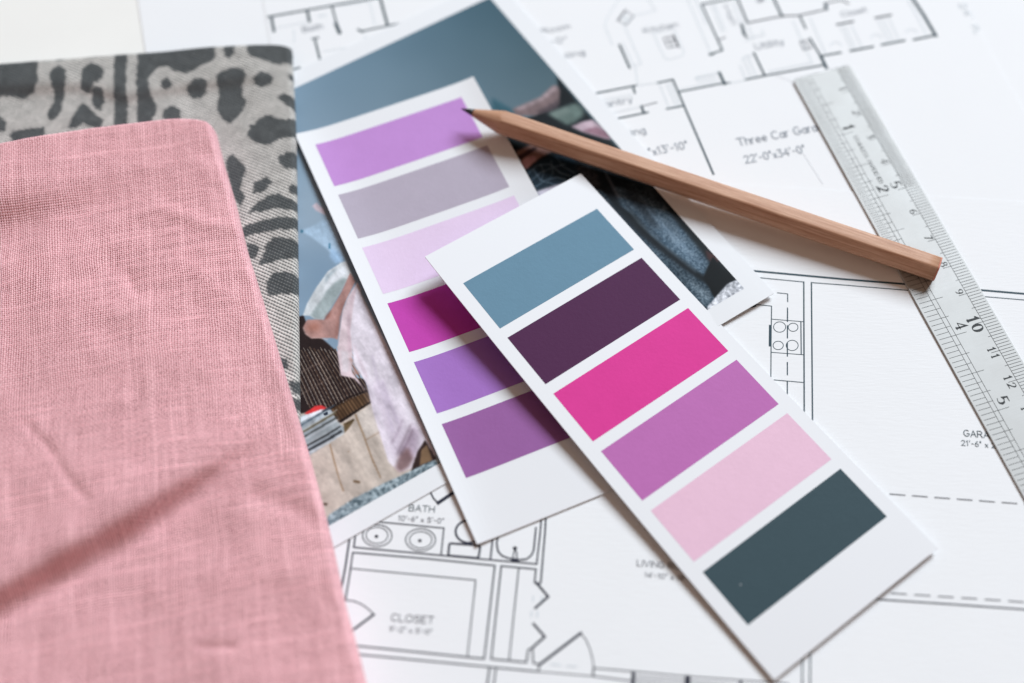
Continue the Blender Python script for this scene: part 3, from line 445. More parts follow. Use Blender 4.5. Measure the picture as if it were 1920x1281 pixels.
PRINT_SHAPES = [((112,140,165),[(-100.4,89.7),(-86.3,64.9),(-104.3,33.7),(-118.9,55.3)],12,0.75,0),((166,190,212),[(-98.3,87.8),(-94.9,87.4),(-90.7,87.7),(-88.7,85.8),(-90.4,79.1),(-91.9,73.7),
(-92.4,70.2),(-95.1,72.5),(-94.9,77.5),(-96.4,82.9)],0.5,1,0),((205,190,200),[(-91.2,94.0),(-89.5,94.5),(-88.8,91.1),(-89.5,88.9),(-91.0,91.9)],0.4,1,0),((40,95,120),[(-98.1,88.2),(-97.8,87.4),
(-98.5,86.9),(-98.7,87.5)],0.2,1,0),((45,100,130),[(-93.6,79.4),(-93.2,79.3),(-94.1,77.5),(-94.6,77.5)],0.3,1,0),((150,180,210),[(-94.0,77.5),(-92.3,74.5),(-92.7,71.6),(-95.6,71.9),
(-95.7,75.1)],0.8,0.8,0),((194,182,172),[(-127.9,34.8),(-108.9,27.2),(-113.0,7.7),(-104.6,-4.8),(-114.3,-20.6),(-146.7,0.1)],0.3,1,1),((120,84,50),[(-125.8,21.1),(-127.2,16.6),(-128.8,10.6),
(-129.7,6.6),(-129.4,6.6),(-128.6,10.6),(-126.9,16.6),(-125.6,21.0)],0.12,0.9,0),((120,84,50),[(-115.5,25.2),(-116.6,19.2),(-118.4,11.0),(-119.3,4.5),(-119.1,4.5),(-118.1,11.0),(-116.4,19.1),
(-115.2,25.2)],0.12,0.9,0),((125,95,70),[(-122.4,16.4),(-122.8,16.3),(-122.7,16.1),(-122.4,16.2)],0.12,0.8,0),((125,95,70),[(-117.0,16.7),(-112.0,16.7),(-112.0,16.9),(-116.9,16.9)],0.12,0.8,0),
((208,199,192),[(-114.9,24.9),(-110.2,25.6),(-111.9,17.6),(-116.7,17.3)],0.4,0.8,1),((100,75,50),[(-126.0,7.6),(-124.8,6.3),(-124.3,6.8),(-125.6,8.1)],0.15,0.9,0),((60,45,35),[(-136.1,6.1),
(-135.3,5.3),(-134.8,5.9),(-135.7,6.7)],0.2,0.9,0),((178,155,128),[(-115.6,24.7),(-115.5,24.2),(-116.5,17.2),(-116.8,17.2)],0.2,0.9,0),((44,34,34),[(-113.6,61.6),(-112.0,61.3),(-112.7,57.4),
(-111.3,51.8),(-110.4,48.0),(-109.8,45.4),(-110.7,41.7),(-110.0,35.7),(-107.5,33.4),(-108.6,29.9),(-109.8,26.2),(-120.1,25.0),(-120.8,30.9),(-128.5,33.7)],0.25,1,0),((62,45,33),[(-120.4,30.6),
(-114.3,30.6),(-108.8,29.5),(-109.6,26.4),(-115.2,26.4),(-120.6,25.6)],0.2,1,0),((24,18,18),[(-120.8,30.3),(-114.2,30.7),(-108.7,29.6),(-108.6,30.0),(-114.1,31.1),(-120.8,30.7)],0.2,1,0),((26,20,18),
[(-120.7,25.3),(-114.9,25.7),(-109.4,26.1),(-109.4,26.5),(-114.9,26.1),(-120.6,25.7)],0.15,1,0),((150,130,120),[(-122.1,44.8),(-118.9,44.9),(-115.8,44.7),(-112.7,44.9),(-112.7,45.1),(-115.7,44.9),
(-118.8,45.2),(-122.1,45.1)],0.2,0.55,0),((140,120,110),[(-125.5,38.6),(-122.3,38.7),(-118.7,38.8),(-114.7,39.1),(-114.7,39.4),(-118.7,39.1),(-122.2,38.9),(-125.4,38.9)],0.2,0.5,0),((150,158,164),
[(-129.0,32.8),(-122.4,31.7),(-120.3,30.2),(-120.7,25.9),(-119.9,23.3),(-120.7,21.8),(-132.6,20.9),(-133.5,21.4),(-131.3,28.6)],0.2,1,0),((208,58,60),[(-127.1,33.0),(-123.4,33.5),(-121.8,32.7),
(-121.0,31.1),(-123.2,31.3),(-126.5,32.1)],0.2,1,0),((228,232,240),[(-129.0,32.7),(-122.7,31.7),(-121.4,30.9),(-128.4,31.1),(-129.9,31.1)],0.2,1,0),((178,190,200),[(-124.7,30.1),(-120.6,30.2),
(-120.5,28.8),(-126.5,28.9)],0.25,1,0),((40,50,66),[(-122.7,30.2),(-121.5,30.1),(-121.6,29.2),(-122.7,29.3)],0.1,1,0),((35,36,40),[(-122.7,31.2),(-120.7,31.0),(-120.7,30.7),(-122.4,30.6)],0.15,1,0),
((70,85,100),[(-130.1,30.0),(-123.6,30.4),(-118.6,30.6),(-118.6,31.0),(-123.6,30.8),(-130.1,30.4)],0.12,0.9,0),((95,88,70),[(-131.1,27.8),(-124.5,28.1),(-119.5,28.3),(-119.5,29.0),(-124.5,28.8),
(-131.1,28.5)],0.12,0.9,0),((190,190,185),[(-130.6,28.5),(-123.9,28.8),(-119.0,29.0),(-118.9,29.3),(-123.9,29.1),(-130.6,28.8)],0.12,0.9,0),((60,62,60),[(-131.5,26.5),(-124.8,26.7),(-119.8,26.9),
(-119.8,27.4),(-124.7,27.2),(-131.5,26.9)],0.12,0.9,0),((186,190,192),[(-131.8,25.7),(-124.9,25.9),(-120.0,26.1),(-120.0,26.5),(-124.9,26.2),(-131.7,26.1)],0.12,0.9,0),((150,158,160),[(-132.0,24.8),
(-125.2,24.9),(-120.3,25.2),(-120.3,25.7),(-125.1,25.4),(-132.0,25.3)],0.12,0.9,0),((50,52,54),[(-132.5,23.6),(-125.6,23.6),(-120.7,23.9),(-120.7,24.5),(-125.5,24.2),(-132.5,24.2)],0.12,0.9,0),
((170,176,178),[(-132.1,24.3),(-125.0,24.3),(-120.2,24.6),(-120.2,24.8),(-125.0,24.5),(-132.0,24.6)],0.12,0.9,0),((40,42,46),[(-132.9,22.2),(-125.8,22.1),(-121.0,22.4),(-121.0,23.1),(-125.8,22.8),
(-132.9,22.8)],0.12,0.9,0),((200,204,208),[(-133.2,21.5),(-126.0,21.3),(-121.2,21.6),(-121.2,22.1),(-126.0,21.8),(-133.2,21.9)],0.12,0.9,0),((74,56,30),[(-119.5,24.5),(-116.5,24.2),(-116.4,23.8),
(-119.3,22.3),(-120.7,21.8)],0.4,0.8,0),((50,36,25),[(-119.0,23.8),(-116.6,24.0),(-116.5,24.2),(-118.9,24.0)],0.15,0.9,0),((132,148,156),[(-142.3,-1.4),(-136.0,2.8),(-128.3,3.4),(-118.8,2.9),
(-107.9,1.5),(-96.6,0.6),(-98.6,-5.3),(-125.5,-3.0),(-139.2,-1.5)],0.3,1,2),((205,210,214),[(-112.2,61.3),(-109.4,64.1),(-104.4,67.6),(-98.7,70.8),(-94.1,71.4),(-92.4,71.1),(-93.6,64.6),(-94.9,65.4),
(-98.9,62.7),(-104.9,59.0),(-107.9,56.9),(-109.7,58.4),(-110.6,60.2)],0.3,1,0),((155,168,170),[(-110.4,60.2),(-107.6,61.8),(-104.1,63.7),(-102.5,65.0),(-98.7,66.3),(-95.7,66.3),(-95.1,65.1),
(-98.6,62.8),(-104.8,58.6),(-107.9,56.9),(-109.6,58.1)],0.6,0.9,3),((228,232,238),[(-102.0,66.9),(-98.1,68.6),(-93.5,70.2),(-93.8,67.0),(-96.4,67.1),(-100.2,66.5),(-103.5,64.8)],0.6,0.9,0),
((150,166,176),[(-100.3,69.6),(-97.0,70.5),(-95.9,70.2),(-99.5,68.7),(-101.5,67.3)],0.7,0.7,0),((178,138,132),[(-93.5,66.8),(-93.6,63.4),(-100.2,58.3),(-103.5,55.2),(-107.7,48.7),(-108.5,50.0),
(-112.0,52.2),(-113.8,53.2),(-114.5,55.2),(-114.0,57.8),(-111.9,59.4),(-109.6,58.1),(-107.7,56.7),(-104.6,58.5),(-98.7,62.5)],0.3,1,3),((152,98,82),[(-111.2,57.9),(-109.2,56.6),(-110.6,54.2),
(-112.9,55.3),(-113.7,57.3)],2,0.7,0),((120,76,66),[(-106.5,57.8),(-104.2,58.6),(-105.9,56.7),(-107.8,56.5)],0.6,0.7,0),((140,98,90),[(-101.1,58.8),(-99.1,59.8),(-106.7,49.9),(-108.1,50.1)],1,0.7,0),
((235,205,200),[(-114.1,57.8),(-114.6,55.6),(-113.8,53.2),(-112.0,52.2),(-110.1,50.2),(-110.0,50.4),(-111.9,52.4),(-113.7,53.4),(-114.4,55.7),(-113.9,57.8)],0.2,0.8,0),((214,196,202),[(-93.3,62.9),
(-93.7,60.1),(-101.7,50.3),(-109.5,37.5),(-109.2,30.3),(-110.1,35.4),(-112.7,38.1),(-109.8,45.4),(-106.3,50.4),(-101.7,56.6),(-98.1,59.9)],0.3,1,0),((196,172,182),[(-96.3,60.3),(-94.8,60.8),
(-99.5,56.3),(-106.5,43.3),(-107.2,43.7),(-101.7,54.0)],0.6,0.8,0),((172,130,120),[(-108.1,42.1),(-107.2,41.1),(-107.9,38.4),(-107.7,35.5),(-109.6,36.3),(-108.1,39.6)],0.5,0.8,0),((214,206,212),
[(-108.7,45.3),(-107.2,43.6),(-110.3,37.8),(-111.8,38.7)],0.6,0.8,0),((222,214,224),[(-94.0,61.8),(-94.5,57.6),(-97.1,37.3),(-103.0,2.8),(-104.9,1.4),(-114.1,3.4),(-115.0,7.8),(-110.6,24.3),
(-108.0,31.3),(-107.6,39.8),(-103.2,49.5),(-98.0,56.8)],0.3,1,3),((198,184,202),[(-108.3,30.9),(-109.7,24.9),(-111.5,17.7),(-113.4,8.0),(-111.4,6.6),(-105.9,12.4),(-104.7,21.8),
(-103.6,31.4)],3,0.55,0),((150,130,150),[(-111.3,9.2),(-103.4,14.2),(-103.3,10.8),(-107.8,4.4),(-111.2,5.9)],2,0.7,0),((90,72,84),[(-111.1,7.7),(-107.4,10.0),(-104.2,12.6),(-104.3,12.9),(-107.6,10.3),
(-111.3,8.0)],0.5,0.7,0),((214,200,214),[(-106.8,36.9),(-107.4,33.8),(-109.3,26.7),(-109.1,26.7),(-107.1,33.7),(-106.5,36.9)],0.4,0.6,0),((112,84,84),[(-111.5,7.8),(-108.2,8.9),(-108.8,5.0),
(-111.3,3.3),(-114.2,3.3),(-114.4,5.3)],1,0.8,0),((52,38,36),[(-106.6,6.3),(-103.2,8.1),(-103.6,1.7),(-103.5,-2.9),(-106.8,-1.7),(-111.9,-0.1),(-110.9,2.5)],0.4,1,0),((140,112,84),[(-105.7,6.0),
(-103.5,6.6),(-104.7,1.8),(-108.5,2.2)],0.4,0.8,0),((132,148,156),[(-115.7,2.4),(-107.6,2.0),(-96.6,0.6),(-98.6,-5.3),(-116.3,-4.3)],0.25,1,2),((22,28,32),[(-31.6,86.7),(-25.6,88.8),(-15.2,87.3),
(-3.4,91.9),(-0.5,97.1),(-1.0,78.2),(-0.8,62.9),(5.0,-4.9),(-19.8,-3.5),(-56.2,26.8),(-44.4,72.6)],0.5,1,0),((60,98,112),[(-31.6,86.7),(-25.6,88.8),(-19.2,91.5),(-22.7,100.7)],1,1,0),((118,102,104),
[(-20.0,93.3),(-9.8,92.5),(-3.6,94.6),(-2.6,93.6),(-2.9,91.6),(-6.0,87.4),(-9.6,86.7),(-15.2,87.3),(-20.0,90.3)],0.8,1,0),((160,145,150),[(-19.5,93.0),(-9.7,92.6),(-3.1,94.3),(-3.2,92.6),(-9.9,91.2),
(-17.8,91.5)],0.9,0.8,0),((70,62,68),[(-14.6,88.2),(-5.4,88.8),(-7.2,85.6),(-10.8,85.8)],1,0.8,0),((96,114,110),[(-11.5,85.8),(-6.3,85.5),(-1.4,84.7),(-0.8,81.5),(-2.4,79.1),(-6.4,78.2),
(-8.9,78.5)],1.4,1,0),((118,134,130),[(-11.3,85.6),(-4.7,84.8),(-4.9,82.4),(-10.1,82.7)],1,0.7,0),((186,166,178),[(-8.2,77.5),(-4.3,77.3),(-1.0,76.3),(-0.2,73.4),(-0.4,66.4),(-2.0,67.8),
(-6.5,74.1)],0.6,1,3),((120,84,98),[(-6.3,74.4),(-1.6,73.3),(0.0,69.9),(-0.6,66.9),(-1.8,68.1)],0.7,0.7,0),((128,96,88),[(-28.2,78.6),(-21.1,78.3),(-17.7,74.4),(-18.4,72.4),(-22.3,72.4),(-25.2,72.2),
(-29.4,71.2),(-29.7,73.8)],0.8,1,0),((190,146,152),[(-29.7,73.8),(-26.5,75.1),(-24.0,73.9),(-24.5,72.2),(-29.2,71.0)],0.8,0.9,0),((40,26,30),[(-28.9,76.6),(-22.0,77.0),(-22.0,75.9),
(-28.9,75.0)],0.5,0.9,0),((30,46,58),[(-29.6,70.5),(-23.6,71.6),(-16.9,70.6),(-14.0,67.1),(-16.6,59.3),(-21.9,60.3),(-31.4,62.6)],0.6,1,0),((128,150,168),[(-30.1,69.0),(-25.7,70.3),(-22.1,68.8),
(-21.3,64.2),(-19.3,61.3),(-19.0,61.5),(-21.0,64.4),(-21.9,69.0),(-25.6,70.6),(-30.1,69.3)],0.35,0.8,0),((128,150,168),[(-30.9,66.3),(-26.3,67.4),(-21.9,67.1),(-17.9,66.1),(-17.8,66.4),(-21.8,67.3),
(-26.2,67.7),(-30.9,66.5)],0.35,0.8,0),((128,150,168),[(-30.6,63.7),(-26.4,64.2),(-23.1,63.3),(-21.0,60.7),(-20.7,61.0),(-22.9,63.6),(-26.3,64.5),(-30.6,64.0)],0.35,0.8,0),((128,150,168),
[(-24.5,70.4),(-25.4,67.0),(-28.2,64.8),(-28.1,64.6),(-25.2,66.9),(-24.2,70.4)],0.35,0.8,0),((128,150,168),[(-18.7,70.0),(-19.3,66.2),(-17.6,61.9),(-17.3,62.0),(-19.0,66.3),(-18.5,70.1)],0.35,0.8,0),
((128,150,168),[(-27.5,69.8),(-27.9,65.2),(-24.8,60.8),(-24.6,61.0),(-27.6,65.3),(-27.2,69.9)],0.35,0.8,0),((128,150,168),[(-20.9,69.8),(-23.1,65.5),(-27.5,62.7),(-27.5,62.6),(-22.9,65.4),
(-20.7,69.8)],0.35,0.8,0),((196,190,204),[(-31.6,62.4),(-28.1,61.8),(-21.2,60.3),(-17.1,59.7),(-25.0,59.5),(-31.5,59.6)],0.6,1,3),((60,60,66),[(-15.9,64.2),(-11.8,62.4),(-11.6,55.0),(-16.6,51.7),
(-16.7,58.2)],1.5,0.8,4),((58,74,86),[(-16.5,55.6),(-14.0,51.6),(-13.4,44.9),(-13.1,32.2),(-11.3,21.2),(-9.3,12.4),(-7.8,4.8),(-8.8,1.7),(-13.2,0.2),(-16.5,14.0),(-17.3,35.6)],0.5,1,4),((72,92,108),
[(-12.3,52.2),(-8.6,49.8),(-5.0,43.6),(-1.6,38.2),(-2.1,27.5),(-2.3,20.0),(-2.8,12.7),(-7.2,9.9),(-8.2,13.9),(-9.6,20.8),(-11.3,30.3),(-11.1,38.7),(-13.4,44.9)],0.9,1,4),((24,30,36),[(-12.7,57.3),
(-9.8,53.8),(-12.5,44.3),(-12.4,33.3),(-9.8,20.6),(-7.4,9.7),(-8.8,8.7),(-11.6,19.8),(-14.5,33.9),(-15.0,44.4)],1,0.85,0),((26,30,36),[(-9.0,50.1),(-5.7,46.4),(-6.4,38.9),(-7.9,30.4),(-9.3,32.1),
(-9.3,42.3)],2,0.65,0),((44,54,62),[(-7.0,52.0),(-1.7,45.4),(-1.3,34.0),(-3.3,38.5),(-6.2,46.7)],1.5,0.8,4),((150,140,152),[(-9.8,56.9),(-10.7,51.8),(-11.6,46.8),(-11.2,46.8),(-10.3,51.8),
(-9.4,56.9)],0.8,0.6,0),((150,172,192),[(-5.8,36.9),(-3.6,30.8),(-4.4,19.0),(-5.5,12.2),(-6.9,13.8),(-8.0,22.1),(-8.6,29.4)],2.5,0.35,4),((120,136,148),[(-11.4,12.2),(-9.1,4.8),(-9.7,2.3),(-12.6,1.9),
(-12.7,7.9)],1.2,0.6,4),((82,50,50),[(-1.1,17.3),(-0.0,14.3),(-0.0,11.7),(-2.6,11.8),(-2.4,14.7)],0.8,0.7,0),((16,20,23),[(-0.8,14.1),(-1.1,9.4),(-0.0,3.5),(-3.2,4.0),(-6.3,3.4),(-9.4,1.4),
(-7.4,9.7)],0.35,1,0),((196,200,208),[(0.1,3.6),(1.0,-1.6),(-5.8,-5.3),(-15.1,-1.5),(-12.5,1.0),(-6.6,2.9),(-3.2,4.0)],0.4,1,2),((196,184,204),[(-102.3,39.3),(-105.0,31.5),(-107.0,23.1),(-109.8,14.8),
(-109.2,14.6),(-106.3,23.0),(-104.4,31.4),(-101.7,39.1)],0.5,0.55,0),((236,230,240),[(-104.8,37.0),(-107.7,29.8),(-110.1,21.7),(-112.9,11.8),(-112.4,11.7),(-109.5,21.6),(-107.2,29.7),
(-104.3,36.8)],0.5,0.55,0),((180,166,188),[(-104.2,30.6),(-105.7,24.3),(-107.2,16.4),(-106.4,16.3),(-105.0,24.2),(-103.4,30.4)],0.5,0.55,0),((128,108,128),[(-111.5,11.9),(-108.3,13.9),(-105.2,16.6),
(-105.5,16.9),(-108.5,14.2),(-111.7,12.3)],0.5,0.55,0),((70,54,62),[(-112.1,8.0),(-108.0,11.0),(-103.7,14.3),(-103.9,14.6),(-108.2,11.3),(-112.3,8.3)],0.5,0.55,0),((188,160,170),[(-104.9,44.9),
(-106.0,39.9),(-107.0,33.5),(-106.6,33.5),(-105.6,39.9),(-104.6,44.9)],0.5,0.55,0),((120,138,152),[(-9.2,57.8),(-11.3,48.2),(-12.0,35.9),(-10.5,23.4),(-8.3,12.2),(-7.9,12.4),(-10.1,23.6),(-11.5,36.1),
(-10.9,48.2),(-8.8,57.8)],0.6,0.5,0),((140,162,182),[(-5.8,44.7),(-6.9,35.8),(-6.1,26.0),(-5.5,14.2),(-5.0,14.4),(-5.5,26.1),(-6.3,35.9),(-5.3,44.7)],0.6,0.5,0),((110,126,140),[(-16.9,53.3),
(-16.5,44.4),(-15.9,32.3),(-13.6,20.9),(-13.2,21.0),(-15.5,32.4),(-16.2,44.4),(-16.5,53.4)],0.6,0.5,0),((34,40,48),[(-8.6,55.9),(-6.5,46.5),(-6.0,35.2),(-5.3,35.4),(-5.8,46.8),(-7.9,56.2)],0.6,0.5,0),
((36,42,50),[(-11.5,44.2),(-11.1,35.3),(-10.0,26.9),(-9.4,27.1),(-10.6,35.5),(-10.9,44.3)],0.6,0.5,0)]

# ------------------------------------------------------------------ table and sheets of paper
def slab(name, pts, z0, z1, mat, parent=None):
    n = len(pts)
    V = [(*p, z1) for p in pts] + [(*p, z0) for p in pts]
    me = bpy.data.meshes.new(name)
    F = [tuple(range(n)), tuple(range(2 * n - 1, n - 1, -1))] + [(i, n + i, n + (i + 1) % n, (i + 1) % n) for i in range(n)]
    me.from_pydata([tuple(c * MM for c in v) for v in V], [], F)
    me.update()
    ob = link(name, me, None, [mat])
    if parent is not None: at_parent(ob, parent)
    return ob
t_ = slab("table_surface", [(-700, -300), (700, -300), (700, 800), (-700, 800)], -25, -0.45, M_table)
tag(t_, kind="structure")

def through(p, q, y):
    k = (y - p[1]) / (q[1] - p[1]); return (p[0] + (q[0] - p[0]) * k, y)
under = slab("blank_sheet", [through(*EDGE_UNDER_L, 120), (300, 120), (300, 385), through(*EDGE_UNDER_L, 385)], -0.42, -0.12, M_plan2)
tag(under, "plain white sheet under the rear floor plan, its blank margin showing", "paper")

rear = empty("floor_plan", (40, 290, 0))
at_ = slab("paper_sheet", [through(*EDGE_REAR_L, 150), through(*EDGE_REAR_R, 150), through(*EDGE_REAR_R, 372), through(*EDGE_REAR_L, 372)], -0.08, 0.05, M_plan2, rear)
tag(rear, "printed floor plan at the back with Three Car Garage, Pantry and Utility rooms", "floor plan", "printed floor plans under everything")
front = empty("floor_plan", (30, 150, 0))
a_, b_ = EDGE_FRONT_T[0], EDGE_FRONT_T[-1]
sl = (b_[1] - a_[1]) / (b_[0] - a_[0])
slab("paper_sheet", [(-180, 30), (250, 30), (250, a_[1] + sl * (250 - a_[0])), (-150, a_[1] + sl * (-150 - a_[0]))], 0.09, 0.2, M_plan, front)
tag(front, "printed floor plan in front with the BATH, CLOSET, LIVING and GARAGE rooms", "floor plan", "printed floor plans under everything")
for strokes, z, par in ((PLAN_FRONT, .225, front), (PLAN_REAR, .075, rear)):
    rb = Ribbon()
    for w, tone, pts in strokes: rb.stroke(pts, w, z, tone)
    rb.build("plan_drawing", INKS, par)
for texts, z, par, wk in ((TEXT_FRONT, .29, front, .1), (TEXT_REAR, .14, rear, .105)):
    for s_, tone, (p, q), cap in texts:
        lettering("lettering", s_, p, q, cap, cap * wk + (.03 if par is front else 0.0), z, INKS, (tone if par is front else (4, 4, 4, 2)[tone]), par)

# ------------------------------------------------------------------ steel ruler
M_steel, nt, b = new_mat("brushed_steel")
v = mapping(nt, (9000, 120, 100), 0, "UV"); f = noisy(nt, v, 1.0, 3)
v2 = mapping(nt, (90, 90, 90), 0, "UV"); f2 = noisy(nt, v2, 1.0, 4)
mx = N(nt, "ShaderNodeMix", data_type='RGBA')
mx.inputs[6].default_value = (.33, .33, .325, 1); mx.inputs[7].default_value = (.53, .53, .52, 1)
ma = N(nt, "ShaderNodeMath", operation='ADD'); mb = N(nt, "ShaderNodeMath", operation='MULTIPLY'); mb.inputs[1].default_value = .5
nt.links.new(f, ma.inputs[0]); nt.links.new(f2, ma.inputs[1]); nt.links.new(ma.outputs[0], mb.inputs[0]); nt.links.new(mb.outputs[0], mx.inputs[0])
nt.links.new(mx.outputs[2], b.inputs["Base Color"]); b.inputs["Metallic"].default_value = .18
b.inputs["Specular IOR Level"].default_value = .2
mr = N(nt, "ShaderNodeMapRange"); mr.inputs["To Min"].default_value = .42; mr.inputs["To Max"].default_value = .6
nt.links.new(f2, mr.inputs[0]); nt.links.new(mr.outputs[0], b.inputs["Roughness"])
bump(nt, b, f, .004 * MM)
ro, ra = np.array(RULER_POSE[:2]), RULER_POSE[2]
rc, rs = math.cos(ra), math.sin(ra)
def RW(s, v): return (ro[0] + rc * s - rs * v, ro[1] + rs * s + rc * v)
ruler = empty("ruler", (*RW(75, 10), .2))
RL, RWD, ZR = 158.0, 20.05, .85
ol = [(0, 1.2), (.35, .35), (1.2, 0), (RL - 1.2, 0), (RL - .35, .35), (RL, 1.2), (RL, RWD - 1.2), (RL - .35, RWD - .35), (RL - 1.2, RWD), (1.2, RWD), (.35, RWD - .35), (0, RWD - 1.2)]
cs, cv = RL / 2, RWD / 2
def inset(p, d): return (p[0] + d * (1 if p[0] < cs else -1), p[1] + d * (1 if p[1] < cv else -1))
n = len(ol)
V = [(*RW(*p), .22) for p in ol] + [(*RW(*p), ZR - .12) for p in ol] + [(*RW(*inset(p, .1)), ZR) for p in ol]
F = [tuple(range(n - 1, -1, -1)), tuple(range(2 * n, 3 * n))]
for k in (0, n):
    F += [(k + i, k + (i + 1) % n, k + n + (i + 1) % n, k + n + i) for i in range(n)]
me = bpy.data.meshes.new("ruler_body"); me.from_pydata([tuple(c * MM for c in q) for q in V], [], F); me.update()
uvl = me.uv_layers.new(name="UVMap")
UVs = [tuple(c * MM for c in p) for p in ol] * 3
for lp in me.loops: uvl.data[lp.index].uv = UVs[lp.vertex_index]
at_parent(link("ruler_body", me, None, [M_steel]), ruler)
rb = Ribbon()
def tick(s, v0, v1, w=.12): rb.stroke([RW(s, v0), RW(s, v1)], w, ZR + .03, 0, 0.00005)
for k in range(0, 6 * 32 + 1):
    s = k * 25.4 / 32
    if s > RL - 2: break
    if k % 32 == 0: tick(s, .7, 9.3)
    elif k % 16 == 0: tick(s, .7, 8.2)
    elif k % 8 == 0: tick(s, .7, 6.9)
    elif k % 4 == 0: tick(s, .7, 5.9)
    elif k % 2 == 0: tick(s, .7, 4.5)
    elif s < 3 * 25.4: tick(s, .7, 3.2, .09)
for k in range(0, 2 * 155 + 1):
    s = k * .5
    if k % 20 == 0: tick(s, 12.9, RWD - .5)
    elif k % 10 == 0: tick(s, 14.5, RWD - .5)
    elif k % 2 == 0: tick(s, 15.4, RWD - .5)
    elif s < 50: tick(s, 15.4, RWD - 1.6, .08)
for vv in (4.5, 5.92, 15.4): rb.stroke([RW(.8, vv), RW(RL - 1, vv)], .1, ZR + .03, 0)
rb.build("graduations", [M_etch], ruler)
def numeral(text, s0, v0, cap, name="numeral", thick=.17, gap=.2):
    r_ = Ribbon(); x = s0
    for c in text:
        if c == ' ': x += .4 * cap; continue
        adv, ss = G[c]
        for st_ in ss:
            P = np.array(st_, float); d = np.gradient(P, axis=0) if len(P) > 2 else np.repeat(P[1:] - P[:1], 2, 0)
            Ln = np.linalg.norm(d, axis=1) + 1e-9
            w = (.05 + thick * (np.abs(d[:, 1]) / Ln) ** 2) * cap
            if c == '4' : w = np.where(np.arange(len(P)) < 2, thick * cap, .07 * cap) if len(P) == 4 else w
            r_.stroke([RW(x + a * cap, v0 + b2 * cap) for a, b2 in P], w, ZR + .045, 0)
        if c in '14': r_.stroke([RW(x + (G[c][0] * .66 - .17 if c == '1' else .34) * cap, v0), RW(x + (G[c][0] * .66 + .17 if c == '1' else .64) * cap, v0)], .06 * cap, ZR + .045, 0)
        x += (adv + gap) * cap
    return r_.build(name, [M_etch], ruler)
for k in range(1, 7):
    if k * 25.4 < RL - 3: numeral(str(k), k * 25.4 - (3.4 if k > 1 else 2.6), 7.2, 3.1, thick=.2)
for k in range(1, 16):
    big = k in (5, 10, 15); cap = 3.2 if big else 2.2; txt = str(k)
    if len(txt) == 1: numeral(txt, k * 10 - (2.9 if big else 1.9), 11.5 if big else 12.6, cap, thick=.17 if big else .12)
    else:
        gp = .5 if big else .75; wd = (sum(G[c][0] for c in txt) + gp) * cap
        numeral(txt, k * 10 - wd * .48, 11.4 if big else 12.3, cap, thick=.2 if big else .15, gap=gp)
r_ = numeral("STAINLESS  HARDENED", 27, 8.6, 1.25, "lettering", .1)
tag(ruler, "steel ruler with inch and centimetre scales lying under the pencil's blunt end", "ruler")

# ------------------------------------------------------------------ photo card with printed bedroom picture
pb, pex, pey = (np.array(v_) for v_ in PRINT_BASE)
def photo_z(X, Y):
    d = np.hypot(X - 6, Y + 6)
    return .62 + 1.3 * np.exp(-(d / 26) ** 2)
def PW(X, Y, dz=0.0):
    X = np.asarray(X, float); Y = np.asarray(Y, float)
    return np.stack([pb[0] + pex[0] * X + pey[0] * Y, pb[1] + pex[1] * X + pey[1] * Y, photo_z(X, Y) + dz], -1)
def sheet_grid(fn, x0, x1, y0, y1, nx, ny, th):
    X, Y = np.meshgrid(np.linspace(x0, x1, nx), np.linspace(y0, y1, ny))
    T = fn(X, Y).reshape(-1, 3); B = T.copy(); B[:, 2] -= th
    n = nx * ny; F = grid_faces(ny, nx); idx = np.arange(n).reshape(ny, nx)
    side = []
    for e in (idx[0, :], idx[::-1, 0], idx[-1, ::-1], idx[:, -1]):
        side.append(np.stack([e[:-1] + n, e[1:] + n, e[1:], e[:-1]], 1))
    return np.concatenate([T, B]), np.concatenate([F, F[:, ::-1] + n] + side)
photo = empty("photo_card", PW(-60, 60))
V, F = sheet_grid(PW, -157, 6.1, -6, 144, 60, 60, .3)
at_parent(link("card", mesh_np("card", V, F, False), None, [M_photo]), photo)
RES = .16
xs = np.arange(-151, .001, RES); ys = np.arange(0, 137.8, RES)
PX, PY = np.meshgrid(xs, ys); sh = PX.shape
img = np.zeros(sh + (3,))
k = np.clip((PX + 100) / 100, 0, 1)[..., None]; k2 = np.clip((PY - 70) / 65, 0, 1)[..., None]
img[:] = np.array((151, 172, 191)) * (1 - k) + np.array((74, 98, 109)) * k
img += (k2 - .6) * np.array((-14, -6, 0)) + (noise2(sh, (110, 110), 3, 2)[..., None] - .5) * 8
tex = {1: noise2(sh, (50, 9), 11, 3), 2: noise2(sh, (5, 5), 12, 2), 3: noise2(sh, (44, 15), 13, 4), 4: noise2(sh, (3, 3), 14, 2)}
painted = np.zeros(sh)
def paint(shapes):
    for col, pts, bl, al, tx in shapes:
        px_ = [p[0] for p in pts]; py_ = [p[1] for p in pts]; mg = bl * 2 + 1
        i0, i1 = np.searchsorted(xs, [min(px_) - mg, max(px_) + mg]); j0, j1 = np.searchsorted(ys, [min(py_) - mg, max(py_) + mg])
        if i1 - i0 < 2 or j1 - j0 < 2: continue
        sl_ = (slice(j0, j1), slice(i0, i1))
        m = blur(fill_poly(PX[sl_], PY[sl_], pts), max(1 if bl > .1 else 0, bl * .5 / RES)) * al
        c = np.ones(m.shape + (3,)) * np.array(col, float)
        if tx: 
            amt = {1: 26, 2: 150, 3: 30, 4: 85}[tx]
            c = c + ((tex[tx][sl_] - .5) * amt)[..., None]
        if bl < 5: painted[sl_] = np.maximum(painted[sl_], m)
        img[sl_] = img[sl_] * (1 - m[..., None]) + c * m[..., None]
cut = next(i for i, s_ in enumerate(PRINT_SHAPES) if s_[0] == (24, 18, 18))
